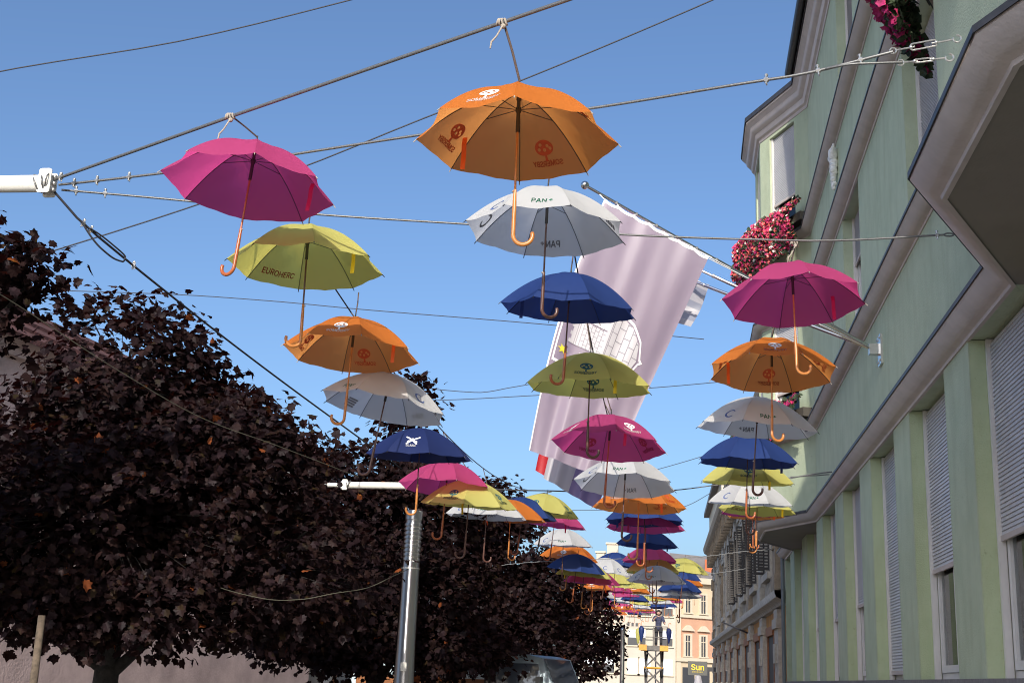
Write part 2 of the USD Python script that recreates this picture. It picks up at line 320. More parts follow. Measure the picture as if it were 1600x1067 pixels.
cornice('cornice', plan, [(-.02, 4.70), (.015, 4.70), (.02, 4.73), (.05, 4.745), (.075, 4.75), (.10, 4.765), (.15, 4.80), (.185, 4.845), (.20, 4.86), (.20, 4.895)], [(.202, 4.875), (.215, 4.87), (.215, 4.912), (.19, 4.915), (-.01, 4.985)])
cornice('cornice', plan, [(-.02, 6.43), (.012, 6.43), (.018, 6.455), (.05, 6.465), (.09, 6.475), (.14, 6.51), (.175, 6.55), (.19, 6.56), (.19, 6.59)], [(.192, 6.572), (.205, 6.57), (.205, 6.605), (.18, 6.608), (-.01, 6.66)])
cornice('cornice', plan, [(-.02, 9.00), (.012, 9.00), (.02, 9.03), (.06, 9.04), (.11, 9.06), (.16, 9.10), (.19, 9.13), (.19, 9.16)], [(.192, 9.142), (.204, 9.14), (.204, 9.175), (.18, 9.178), (-.01, 9.23)])
cornice('cornice', plan, [(-.02, 10.58), (.012, 10.58), (.02, 10.60), (.06, 10.61), (.11, 10.63), (.16, 10.67), (.19, 10.70), (.19, 10.73)], [(.192, 10.712), (.204, 10.71), (.204, 10.745), (.18, 10.748), (-.01, 10.80)])
cornice('roof_cornice', plan, [(-.02, 13.45), (.012, 13.45), (.02, 13.52), (.07, 13.55), (.09, 13.60), (.10, 13.66), (.17, 13.70), (.20, 13.74), (.21, 13.82), (.25, 13.86), (.31, 13.90), (.31, 13.98)], [(.313, 13.95), (.335, 13.94), (.335, 14.05), (.30, 14.06), (-.02, 14.2)])
gut = np.array([[.34 + .07 - .075 * math.cos(a), 14.05 - .075 * math.sin(a)] for a in np.linspace(0, math.pi, 9)] + [[.485, 14.09]])
for y0, y1 in ((-6, 4.1), (9.7, 24.1), (30.4, 32.4)):
    obj('gutter', moulding([(X0, y0), (X0, y1)], [tuple(q) for q in gut] + [(.478, 14.05)] + [tuple(q + [0, .012]) for q in gut[::-1][1:]]), M['flash'], house)
obj('roof', T([[X0 - .1, -6, 14.15], [X0 - .1, 32.4, 14.15], [X0 + 5, 32.4, 17.6], [X0 + 5, -6, 17.6], [X0 + 5, -6, 14], [X0 + 5, 32.4, 14]], [[0, 2, 1], [0, 3, 2], [1, 2, 5], [0, 4, 3]]), mat('roof_tile', (.16, .06, .045), .85, noise=(8., .3)), house)
obj('back_wall', cat_([box(X0 + 4.6, X0 + 4.9, -6, 32.4, 0, 14), box(X0 + .3, X0 + 4.6, 32.1, 32.39, 0, 14), box(X0 + .3, X0 + 4.6, -6, -5.8, 0, 14)]), M['green'], house)
obj('downpipe', cat_([tube([(X0 - .07, 32.33, 0), (X0 - .07, 32.33, 13.9)], .05, 10), *[tube([(X0 - .07, 32.33, z), (X0 - .07, 32.33, z + .06)], .06, 10) for z in (1.5, 4, 6.5, 9, 11.5)]]), mat('grey_pipe', (.16, .18, .19), .5, .3), house, smooth=40)
# drilled screws / insect marks at the pilaster heads
rng = random.Random(3)
for a, b in fronts[4:9]:
    s = [ball((X0 + .09 + rng.random() * .1, a - .0 + (b - a) * 1.0 - .0, 4.55 - rng.random() * .1), .012, 1) for _ in range(3)]
    obj('screw_mark', cat_(s), M['flash'], house)
# plaster figure between the upper cornices, garland on the near bay
def plaster_figure(loc, label, hgt=.75):
    t = thing('plaster_ornament', label, 'ornament', loc=loc)
    rng = np.random.default_rng(5)
    b = [ball((-.06, 0, hgt * .86), .09, 2)]
    obj('head', b[0], M['plaster'], t, True)
    w = []
    for k in range(16):
        u = k / 15; w.append(ball((-.05 - .03 * rng.random(), rng.normal(0, .06) * (1 - u * .5), hgt * (.75 - u * .75)), .085 * (1 - .55 * u), 1))
    obj('drapery', cat_(w), M['plaster'], t, True)
    for s in (-1, 1):
        obj('wing', tube([(-.05, .05 * s, hgt * .66), (-.10, .16 * s, hgt * .8), (-.08, .22 * s, hgt * .96)], [.05, .045, .012], 6), M['plaster'], t, True)
plaster_figure((X0, 19.9, 9.75), 'small white plaster figure on the green wall between the two upper cornices')
t = thing('plaster_garland', 'pale plaster garland hanging on the near bay beside the dark flower box', 'ornament')
pb = np.array([1.67, 7.80]) + (np.array([X0, 9.63]) - np.array([1.67, 7.80])) * .30
rng = np.random.default_rng(8)
obj('garland', cat_([ball((pb[0] - .05, pb[1] - .02 + .02 * math.sin(k), 6.4 - .085 * k), .055 + .012 * math.sin(k * 2.3), 1) for k in range(16)]), M['trim'], t, True)
# flower boxes
def flowers(name, label, pts, z, drop, out, n, mats, seed, leaf=True):
    """pts: plan polyline of the box's front; flowers spill outwards and down"""
    rng = np.random.default_rng(seed); t = thing(name, label, 'flower box')
    P = np.array(pts, float)
    bx = []
    for a, b in zip(P[:-1], P[1:]): bx.append(plank(a, b, 0.01, np.linalg.norm(b - a) - .01, z - .18, z, .0, .2))
    obj('planter', cat_(bx), M['planter'], t)
    seg = np.linalg.norm(np.diff(P, axis=0), axis=1); cum = np.r_[0, np.cumsum(seg)]
    def spot(m, spread):
        s = rng.random(m) * cum[-1]; i = np.clip(np.searchsorted(cum, s, 'right') - 1, 0, len(seg) - 1); f = (s - cum[i]) / seg[i]
        d = np.diff(P, axis=0)[i] / seg[i][:, None]; nn = np.c_[-d[:, 1], d[:, 0]]
        th = rng.random(m) * math.pi * .95 - .35   # from the top over the front and down
        q = P[i] + d * (f * seg[i])[:, None]
        rr = spread * (0.8 + .35 * rng.random(m)) * (.8 + .35 * np.sin(s * 5 + seed))
        o = np.cos(th) * out * rr; zz = np.where(np.sin(th) > 0, -1, 1) * 0 + np.cos(th + 1.2) * 0
        up = np.where(th < 0.9, .18 * (1 - th / .9), -(th - .9) / 1.9 * drop)
        return np.c_[q + nn * (np.maximum(np.sin(th + .35), .05) * out * rr)[:, None], z + up + rng.normal(0, .04, m)]
    def scatter(pts_, size, nv):
        base = []
        a = np.linspace(0, 2 * np.pi, nv, endpoint=False)
        v, f = [], []
        for p in pts_:
            nr = rng.normal(size=3) + np.array([-.9, -.8, .5]); nr /= np.linalg.norm(nr); u = np.cross(nr, [0, 0, 1]); u /= np.linalg.norm(u); w = np.cross(nr, u)
            r = size * (.7 + .6 * rng.random()); k = len(v)
            ring = [p + r * (1 if j % 2 == 0 else .72) * (math.cos(x) * u + math.sin(x) * w) + nr * r * .25 for j, x in enumerate(a)]
            v += [p, *ring]; f += [[k, k + 1 + j, k + 1 + (j + 1) % nv] for j in range(nv)]
        return T(v, f)
    obj('leaves', scatter(spot(int(n * 1.3), .85), .05, 5), M['flowerleaf'], t, kind='stuff')
    for mname, share in mats: obj('blooms', scatter(spot(int(n * share), 1.0), .038, 10), M[mname], t, kind='stuff')
def along(bi, j, f0, f1, o):
    a, b = np.array(BAYS[bi][j]), np.array(BAYS[bi][j + 1]); d = (b - a) / np.linalg.norm(b - a); n = np.array([-d[1], d[0]])
    return tuple(a + (b - a) * f0 + n * o), tuple(a + (b - a) * f1 + n * o)
fa = along(1, 0, -.04, 1.06, .27); fb = along(1, 1, .10, .9, .27)
flowers('flower_box', 'large pink and white petunia box wrapping the far bay at top floor height', [fa[0], fa[1], fb[0], fb[1]], 11.05, .80, .26, 1700, (('petal_p', .6), ('petal_s', .55), ('petal_w', .22), ('petal_m', .4)), 1)
fa = along(1, 0, .0, .75, .25); flowers('flower_box', 'small magenta flower box low on the far bay in the corner with the green wall', [fa[0], fa[1]], 6.95, .5, .28, 420, (('petal_m', .7), ('petal_p', .3)), 2)
fb = along(1, 1, .0, .8, .35); flowers('flower_box', 'red flower box low on the front of the far bay behind the white umbrella', [fb[0], fb[1]], 6.75, .4, .3, 420, (('petal_s', .8), ('petal_p', .3)), 3)
fa = along(0, 2, -.05, .55, .30); flowers('flower_box', 'dark magenta hanging petunia box on the near bay at the top right', [fa[0], fa[1]], 6.95, .80, .26, 1700, (('petal_m', 1.0), ('petal_p', .2)), 4)

# ------------------------------------------------------------------ ornate old house beyond
OA, OB = np.array([2.62, 32.5]), np.array([1.83, 75.])
stone = mat('old_stone', (.27, .21, .145), .9, noise=(4., .35), bump=(20., .02)); ochre = mat('ochre_wall', (.42, .20, .05), .9, noise=(3., .25))
whitestone = mat('white_stone', (.40, .36, .30), .85, noise=(5., .25), bump=(25., .01)); louv = mat('dark_louvre', (.022, .018, .017), .6); brown = mat('brown_wood', (.22, .08, .025), .6, noise=(12., .3)); creamw = mat('cream_wall', (.66, .58, .44), .85, noise=(2., .08))
old = thing('ornate_house', 'ornate old grey and ochre house with dark louvred shutters beyond the green house', 'house')
OL = float(np.linalg.norm(OB - OA))
def opk(s0, s1, z0, z1, e0, e1): return plank(OA, OB, s0, s1, z0, z1, e0, e1)
obj('ground_wall', opk(0, OL, 0, 3.7, 0, .4), ochre, old)
obj('upper_wall', opk(0, OL, 3.702, 8.6, .005, .4), stone, old)
obj('body', opk(0, OL, 0, 9.3, .5, 8.), stone, old)
obj('string_cornice', moulding([OA, OB], [(-.02, 3.62), (.10, 3.66), (.16, 3.74), (.30, 3.80), (.34, 3.90), (.34, 3.97), (-.02, 4.02)]), whitestone, old, smooth=30)
nb = 8
for k in range(nb + 1):
    s = 1.6 + k * 5.0
    if s > OL - .5: break
    obj('ground_pilaster', cat_([opk(s, s + 1.1, 0, 3.1, -.12, 0), opk(s - .06, s + 1.16, 3.1, 3.35, -.18, 0), opk(s + .08, s + 1.02, 3.35, 3.6, -.14, 0), opk(s + .3, s + .8, 2.2, 2.7, -.19, -.12), opk(s + .3, s + .8, 1.2, 1.7, -.19, -.12)]), whitestone, old)
    if k < nb and s + 5 < OL:
        c = s + 3.1
        d = obj('shop_opening', cat_([opk(c - 1.1, c - .95, 0, 3.0, -.06, .0), opk(c + .95, c + 1.1, 0, 3.0, -.06, 0), opk(c - 1.1, c + 1.1, 3.0, 3.25, -.10, 0)]), brown, old)
        obj('pane', opk(c - .94, c + .94, .2, 2.98, -.02, -.01), louv, d)
        # window above: surround, dark opening, two shutters standing open
        w = obj('window', cat_([opk(c - 1.0, c - .80, 4.75, 7.3, -.12, 0), opk(c + .80, c + 1.0, 4.75, 7.3, -.12, 0), opk(c - 1.1, c + 1.1, 7.3, 7.55, -.2, 0), opk(c - 1.15, c + 1.15, 4.55, 4.75, -.22, 0)]), whitestone, old)
        obj('opening', opk(c - .79, c + .79, 4.76, 7.29, -.006, .002), louv, w)
        ped = trimesh.creation.extrude_polygon(Polygon([(c - 1.2, 7.55), (c + 1.2, 7.55), (c, 8.15)]), .22, engine='earcut'); v = ped.vertices; t_ = (OB - OA) / OL; n_ = np.array([-t_[1], t_[0]])
        obj('pediment', T(np.c_[OA + np.outer(v[:, 0], t_) + np.outer(v[:, 2], n_), v[:, 1]], ped.faces), whitestone, w)
        if k > 3:
            for q in (-1, 1): obj('shutter', opk(c + q * .4 - .38, c + q * .4 + .38, 4.8, 7.25, -.05, -.007), louv, w)
        for q in (-1, 1) if k <= 3 else ():
            sc = c + q * .83
            lo = [opk(sc - .02, sc + .02, 4.8, 7.25, -.46, -.41), opk(sc - .02, sc + .02, 4.8, 7.25, -.17, -.13), opk(sc - .02, sc + .02, 4.8, 4.88, -.41, -.17), opk(sc - .02, sc + .02, 7.17, 7.25, -.41, -.17), opk(sc - .02, sc + .02, 6.0, 6.06, -.41, -.17)]
            lo += [opk(sc - .018, sc + .022, 4.92 + .09 * i, 4.965 + .09 * i, -.41, -.17) for i in range(25) if abs(4.94 + .09 * i - 6.03) > .06]
            obj('shutter', cat_(lo), louv, w)
        # balustrade panel
        obj('apron', cat_([opk(c - 1.0 + .25 * i, c - .88 + .25 * i, 4.05, 4.5, -.1, 0) for i in range(9)] + [opk(c - 1.2, c + 1.2, 4.02, 4.08, -.14, 0)]), whitestone, old)
    obj('upper_pilaster', cat_([opk(s + .1, s + 1.0, 4.03, 7.8, -.16, .004), opk(s, s + 1.1, 7.8, 8.1, -.22, .004), opk(s + .25, s + .85, 6.9, 7.5, -.24, -.16), opk(s - .03, s + 1.13, 4.02, 4.5, -.2, .004), opk(s + .32, s + .78, 5.2, 6.5, -.2, -.16)]), whitestone if k % 2 else stone, old)
obj('roof_cornice', moulding([OA, OB, OB + [3, .1]], [(-.02, 8.1), (.12, 8.2), (.16, 8.5), (.30, 8.62), (.34, 8.9), (.62, 9.12), (.68, 9.3), (.68, 9.42), (-.1, 9.6)]), stone, old, smooth=30)
for s in np.arange(.6, OL, 1.25): obj('bracket', opk(s, s + .25, 8.2, 9.05, -.5, -.1), stone, old)
obj('attic_wall', opk(27, OL - .3, 9.45, 11.2, -.35, 2.5), creamw, old)
obj('attic_roof', opk(26.7, OL + .1, 11.2, 11.45, -.65, 2.8), mat('lead_roof', (.14, .13, .13), .6), old)
t = thing('flag_rod', 'thin dark rod slanting from the ornate house above its shop pilasters', 'rod')
_p = OA + t_ * 14; obj('rod', tube([(_p[0], _p[1], 3.4), (_p[0] - .95, _p[1] - .4, 3.75)], .03, 6), M['wire'], t)

# ------------------------------------------------------------------ far houses closing the street
peach = mat('peach_wall', (.50, .28, .18), .85, noise=(.6, .07)); cream = mat('cream_facade', (.54, .43, .29), .85, noise=(.4, .06)); ivory = mat('ivory_trim', (.56, .48, .36), .8); greyroof = mat('grey_roof', (.20, .18, .17), .8, noise=(1., .2)); dark = mat('dark_pane', (.05, .05, .055), .3); offwhite = mat('offwhite_wall', (.46, .41, .34), .85, noise=(.4, .08))
redbrick = mat('red_brick', (.45, .12, .05), .85, noise=(2., .2)); blind = mat('white_blind', (.62, .64, .68), .7)
A, B = np.array([5.0, 157.5]), np.array([-.85, 153.]); PL = float(np.linalg.norm(B - A))
def ppk(s0, s1, z0, z1, e0, e1): return plank(A, B, s0, s1, z0, z1, e0, e1)
ph = thing('peach_house', 'peach and cream corner house with pedimented windows closing the street', 'house')
for nm, z0, z1, m in (('ground_wall', 0, 4.2, cream), ('middle_wall', 4.2, 9.5, peach), ('upper_wall', 9.5, 13.4, cream)): obj(nm, ppk(0, PL, z0, z1, 0, 6), m, ph)
for nm, z0, z1, e in (('band', 4.05, 4.5, -.3), ('band', 9.2, 9.55, -.25), ('roof_cornice', 13.3, 14.0, -.7)): obj(nm, ppk(-.2, PL + .2, z0, z1, e, 6.01), ivory, ph)
obj('corner_strip', ppk(PL - .55, PL + .05, 0, 13.3, -.15, 5), ivory, ph)
obj('roof', T([[*(B + [-.4, -.6]), 14.0], [*(A + [.4, -.6]), 14.0], [*(A + [-1, 7]), 17.5], [*(B + [-1, 7]), 17.5]], [[0, 1, 2], [0, 2, 3]]), greyroof, ph)
obj('chimney', box(2.6, 3.5, 158, 159, 14, 16.6), redbrick, ph)
for i in range(3):
    s = PL - 1.65 - 2.35 * i
    for z0, z1, ped in ((4.9, 7.1, 1), (10.0, 12.0, 0)):
        w = obj('window', cat_([ppk(s - .62, s - .36, z0 - .2, z1 + .2, -.14, 0), ppk(s + .36, s + .62, z0 - .2, z1 + .2, -.14, 0), ppk(s - .36, s + .36, z1, z1 + .2, -.12, 0), ppk(s - .7, s + .7, z0 - .35, z0 - .2, -.25, 0)]), ivory, ph)
        obj('pane', ppk(s - .36, s + .36, z0 - .2, z1, -.03, -.01), dark, w); obj('sash_bar', cat_([ppk(s - .04, s + .04, z0 - .2, z1, -.08, -.03), ppk(s - .36, s + .36, z1 - .75, z1 - .66, -.09, -.03)]), ivory, w)
        if ped:
            e = trimesh.creation.extrude_polygon(Polygon([(s - .95, z1 + .55), (s + .95, z1 + .55), (s + .3, z1 + 1.15), (s, z1 + 1.25), (s - .3, z1 + 1.15)]), .3, engine='earcut'); v = e.vertices; tt = (B - A) / PL; nn = np.array([-tt[1], tt[0]])
            obj('pediment', T(np.c_[A + np.outer(v[:, 0], tt) + np.outer(v[:, 2], nn), v[:, 1]], e.faces), ivory, w)
for i in range(3): obj('shop_window', ppk(PL - 2.7 - 2.3 * i, PL - .9 - 2.3 * i, .3, 3.4, -.02, .01), dark, ph)
ch = thing('cream_house', 'plain cream house with roller blinds at the end of the street behind the lift', 'house')
def cpk(x0, x1, z0, z1, e0, e1): return box(x0, x1, 152.6 + e0, 152.6 + e1, z0, z1)
obj('wall', cpk(-12.5, -.95, 0, 13.2, 0, 7), offwhite, ch); obj('roof_cornice', cpk(-12.7, -.9, 13.0, 13.5, -.5, 7.2), ivory, ch)
obj('roof', T([[-12.8, 152, 13.5], [-.9, 152, 13.5], [-.9, 157, 16.2], [-12.8, 157, 16.2], [-.9, 159.6, 13.5]], [[0, 1, 2], [0, 2, 3], [1, 4, 2]]), greyroof, ch)
for x0, x1, z1 in ((-9.6, -8.2, 18.0), (-10.9, -9.9, 16.9)):
    c = obj('chimney', box(x0, x1, 156.4, 157.4, 14, z1), offwhite, ch); obj('cap', box(x0 - .15, x1 + .15, 156.25, 157.55, z1, z1 + .22), ivory, c)
for x in (-11.2, -8.9, -6.0, -4.6, -2.0):
    for z in (2.4, 5.7, 9.2):
        w = obj('window', cat_([cpk(x - .85, x + .85, z - .15, z, -.2, 0), cpk(x - .8, x - .68, z, z + 1.8, -.06, 0), cpk(x + .68, x + .8, z, z + 1.8, -.06, 0), cpk(x - .8, x + .8, z + 1.8, z + 1.92, -.06, 0)]), ivory, ch)
        obj('blind', cpk(x - .68, x + .68, z + (.0 if (x * 3 + z) % 2 < 1 else .9), z + 1.8, -.04, -.01), blind, w); obj('pane', cpk(x - .68, x + .68, z, z + 1.8, -.009, -.004), dark, w)
for x in (-6.6, -6.1, -5.6): obj('vent', cpk(x - .14, x + .14, 7.9, 8.3, -.01, .01), dark, ch)
obj('downpipe', tube([(-3.3, 152.5, 0), (-3.3, 152.5, 13)], .08, 6), M['wire'], ch)
# left side of the street
lh = thing('pink_house', 'pinkish house with a dark red tiled roof behind the purple maples on the left', 'house')
LA, LB = np.array([-10.2, 34.]), np.array([-12.9, 14.])   # far -> near so that its outward side faces the street
LN = float(np.linalg.norm(LB - LA)); lw = mat('pink_wall', (.42, .31, .28), .9, noise=(.9, .3), bump=(20., .01)); lroof = mat('red_roof', (.085, .030, .026), .9, noise=(5., .35), bump=(9., .03))
def lpk(s0, s1, z0, z1, e0, e1): return plank(LA, LB, s0, s1, z0, z1, e0, e1)
obj('wall', wall_panel(LA, LB, 0, 7.0, [(s, s + 1.2, 4.2, 6.0) for s in (2, 5, 8, 16.5)], th=.3), lw, lh)
obj('body', lpk(.05, LN - .05, 0, 6.9, .5, 8), lw, lh)
obj('cornice', moulding([LA, LB], [(-.02, 6.75), (.10, 6.8), (.16, 6.95), (.3, 7.05), (.3, 7.12), (-.05, 7.2)]), lw, lh)
_t2 = (LB - LA) / LN; _n2 = np.array([-_t2[1], _t2[0]])
def rp(s, e, z): return [*(LA + _t2 * s - _n2 * e), z]
rows = 4; rv, rf = [], []
for k in range(rows):   # courses of tiles, each overlapping the one below
    e0, e1 = -.35 + k * .26, -.35 + (k + 1) * .26 + .03; z0, z1 = 7.10 + k * .235, 7.10 + (k + 1) * .235
    b = len(rv); rv += [rp(-.3, e0, z0 + .05), rp(LN + .3, e0, z0 + .05), rp(LN + .3, e1, z1), rp(-.3, e1, z1), rp(-.3, e0, z0 - .06), rp(LN + .3, e0, z0 - .06)]
    rf += [[b, b + 2, b + 1], [b, b + 3, b + 2], [b, b + 1, b + 5], [b, b + 5, b + 4]]
obj('roof', T(rv, rf), lroof, lh)
for s in (2, 5, 8, 16.5): obj('window', cat_([lpk(s + .0, s + .08, 4.2, 6.0, .1, .2), lpk(s + 1.12, s + 1.2, 4.2, 6.0, .1, .2), lpk(s + .08, s + 1.12, 4.2, 4.28, .1, .2), lpk(s + .56, s + .64, 4.28, 6.0, .1, .2)]), M['pvc'], lh)
wh = thing('white_house', 'long off-white shop house glimpsed between the trunks of the maples', 'house')
obj('wall', box(-18, -10.5, 36, 78, 0, 6.5), offwhite, wh); obj('roof', T([[-10.2, 35.8, 6.5], [-10.2, 78.2, 6.5], [-14.2, 78.2, 9], [-14.2, 35.8, 9], [-18.2, 35.8, 6.5]], [[0, 1, 2], [0, 2, 3], [0, 3, 4]]), lroof, wh)
for k in range(7):
    y = 37.5 + k * 5.6
    obj('shopfront', cat_([box(-10.5, -10.42, y, y + .15, 0, 3), box(-10.5, -10.42, y + 3.6, y + 3.75, 0, 3), box(-10.5, -10.35, y, y + 3.75, 3, 3.5)]), (brown, blind, redbrick)[k % 3], wh); obj('pane', box(-10.5, -10.46, y + .15, y + 3.6, .3, 3), dark, wh)
    obj('window', box(-10.5, -10.46, y + 1, y + 2.4, 4.2, 5.8), dark, wh)

# ------------------------------------------------------------------ purple maples
def leaf_mesh(s):
    """five-lobed maple leaf, stalk at the origin, tip along +x, slightly folded"""
    o = [(0, 0), (-.10, -.26), (.08, -.34), (.12, -.56), (.40, -.42), (.62, -.46), (.66, -.24), (1, 0), (.66, .24), (.62, .46), (.40, .42), (.12, .56), (.08, .34), (-.10, .26)]
    v = [(.34, 0, .035)] + [(x, y, .10 - abs(y) * .34 - max(0, x - .5) * .22) for x, y in o]; n = len(o)
    return T(np.array(v) * s, [[0, 1 + i, 1 + (i + 1) % n] for i in range(n)])
def frames(d, up):
    z = up - d * (up * d).sum(1, keepdims=True); z /= np.linalg.norm(z, axis=1, keepdims=True); return np.stack([d, np.cross(z, d), z], -1)
def maple(label, base, trunk_r, lobes, n, seed, size, single, fork=1.9, lean=(0, 0)):
    rng = np.random.default_rng(seed); t = thing('maple_tree', label, 'tree', 'purple maples in a row along the left', loc=base)
    base = np.array(base, float); L = [(np.array(c, float) - base, np.array(r, float)) for c, r in lobes]
    top = L[0][0]
    tr = obj('trunk', tube([(0, 0, 0), (.02, 0, .5), (lean[0] * .5, lean[1] * .5, fork * .55), (lean[0], lean[1], fork), tuple(top * [.6, .6, 0] + np.array([0, 0, fork + .55 * (top[2] - fork)])), tuple(top + [0, 0, L[0][1][2] * .45])], [trunk_r * 1.35, trunk_r * 1.08, trunk_r, trunk_r * .85, trunk_r * .45, .012], 12), M['bark'], t, True)
    for c, r in L[1:]:
        a = np.array([lean[0], lean[1], fork * (.8 + .3 * rng.random())]); mid = a + (c - a) * .5 + [0, 0, .15]
        obj('limb', tube([a, mid, c, c + (c - a) / np.linalg.norm(c - a) * r.min() * .7], [trunk_r * .5, trunk_r * .3, trunk_r * .15, .008], 7), M['bark'], t, True)
    w = np.array([(r[0] * r[1] + r[1] * r[2] + r[0] * r[2]) for c, r in L]); w /= w.sum()
    per = 16; nc = n // per
    li = rng.choice(len(L), nc, p=w); C = np.array([L[i][0] for i in li]); R = np.array([L[i][1] for i in li])
    dr = rng.normal(size=(nc, 3)); dr /= np.linalg.norm(dr, axis=1, keepdims=True)
    rad = np.where(rng.random(nc) < .72, .80 + .25 * rng.random(nc), .25 + .6 * rng.random(nc))
    cc = C + dr * R * rad[:, None]
    ok = (meshkit.fbm((cc + base) * 1.5, 3, seed) > .40) | (rng.random(nc) < .12)     # hollows between the boughs
    cc, dr, C = cc[ok], dr[ok], C[ok]; nc = len(cc)
    P = np.repeat(cc, per, 0) + np.clip(rng.normal(size=(nc * per, 3)), -1.7, 1.7) * [.14, .14, .085] * (.6 + .8 * np.repeat(rng.random(nc), per))[:, None]
    outw = np.repeat(dr, per, 0) * [1, 1, .3] + rng.normal(size=P.shape) * .75; outw[:, 2] -= .45
    outw /= np.linalg.norm(outw, axis=1, keepdims=True)
    up = np.repeat(dr, per, 0) * .6 + [0, 0, .8] + rng.normal(size=P.shape) * .45
    fr = frames(outw, up); sz = size * (.6 + .65 * rng.random(len(P)))
    keep = P[:, 2] > fork - 1.2 + rng.random(len(P)) * .5; P, fr, sz = P[keep], fr[keep], sz[keep]
    # the leaves that show largest, each a part: nearest to the street view and in front
    world = P + base; dist = np.linalg.norm(world - EYE, axis=1); front = np.argsort(dist / sz)[:single]
    lm = leaf_mesh(1.0); lv, lf = np.array(lm.vertices), lm.faces
    for q in front:
        obj('leaf', T(P[q] + (lv * sz[q]) @ fr[q].T, lf), LEAF[2] if rng.random() < .02 else LEAF[int(rng.random() < .4)], t)
    rest = np.setdiff1d(np.arange(len(P)), front)
    which = np.where(rng.random(len(rest)) < .006, 2, (rng.random(len(rest)) < .4).astype(int))
    for k, nm in ((0, 'foliage'), (1, 'foliage'), (2, 'withered_foliage')):
        ii = rest[which == k]
        if len(ii) == 0: continue
        V = np.einsum('nij,vj->nvi', fr[ii] * sz[ii][:, None, None], lv) + P[ii][:, None, :]
        Fc = lf[None] + (np.arange(len(ii)) * len(lv))[:, None, None]
        obj(nm, T(V.reshape(-1, 3), Fc.reshape(-1, 3)), LEAF[k], t, kind='stuff')
    # bare twigs carrying the clusters
    tw = [tube([C[i] * .35 + cc[i] * .65, cc[i]], [.005, .002], 3, False) for i in range(0, nc, 2)]
    obj('twigs', cat_(tw), M['bark'], t, kind='stuff')
    return t
maple('large dark purple maple filling the lower left, its trunk at the bottom edge', (-5.55, 11.75, 0), .13,
      [((-5.5, 11.3, 4.2), (.85, 1.0, .9)), ((-6.7, 11.3, 2.75), (1.0, 1.0, .62)), ((-5.3, 10.9, 2.9), (1.35, 1.1, .85)), ((-4.5, 11.3, 3.5), (1.0, 1.0, .62)), ((-4.1, 11.8, 2.55), (1.15, 1.0, .75)), ((-6.9, 10.9, 2.25), (.9, .9, .35)), ((-5.0, 12.0, 3.9), (.7, .7, .6)), ((-6.2, 11.5, 3.6), (.6, .8, .5)), ((-5.2, 11.2, 2.1), (1.25, .9, .38)), ((-6.0, 11.0, 1.98), (.8, .8, .25))], 38000, 11, .084, 300, fork=1.75)
maple('purple maple just left of the frame, only a few twigs of it in view', (-6.5, 8.4, 0), .10, [((-5.7, 8.3, 4.2), (.5, .5, .35)), ((-5.10, 8.2, 4.52), (.26, .4, .14)), ((-4.95, 8.3, 4.26), (.34, .4, .13)), ((-5.3, 8.3, 3.95), (.42, .5, .2)), ((-6.6, 8.4, 3.4), (.9, .8, .7)), ((-5.6, 8.4, 3.1), (.45, .5, .3))], 4600, 12, .088, 150)
maple('second purple maple, right behind the ribbed steel lamp post', (-4.15, 16.9, 0), .13,
      [((-3.75, 16.3, 4.75), (.42, .5, .8)), ((-4.55, 16.5, 3.85), (1.0, .9, .75)), ((-3.6, 16.6, 3.5), (1.0, .9, .8)), ((-4.0, 16.2, 2.65), (1.6, 1.0, .8)), ((-5.1, 16.6, 3.0), (.9, .9, .8)), ((-3.5, 16.4, 1.95), (1.3, .9, .4)), ((-4.9, 16.4, 1.95), (.9, .9, .4))], 32000, 13, .086, 300, fork=1.6)
maple('third purple maple with thin twigs against the sky, behind the white and yellow umbrellas', (-3.85, 25.4, 0), .14,
      [((-3.75, 24.9, 4.7), (.55, .6, .75)), ((-3.3, 24.8, 4.3), (.5, .5, .85)), ((-4.6, 25, 4.2), (1.0, .9, .9)), ((-3.3, 25, 3.3), (1.25, 1.0, .85)), ((-4.4, 25, 2.7), (1.5, 1.0, .85)), ((-2.75, 25, 2.8), (.8, .8, .6)), ((-4.4, 25, 2.1), (1.0, .9, .45))], 23000, 14, .10, 120, fork=1.6)
maple('farthest purple maple, rounding off the row beside the thin metal pole', (-3.55, 36.5, 0), .16,
      [((-3.6, 36.3, 3.9), (1.3, 1.2, 1.1)), ((-2.75, 36.3, 3.0), (.95, 1.0, .9)), ((-4.4, 36.3, 3.1), (1.4, 1.1, 1.0)), ((-3.3, 36, 2.2), (1.6, 1.0, .7))], 15000, 15, .115, 60, fork=1.5)

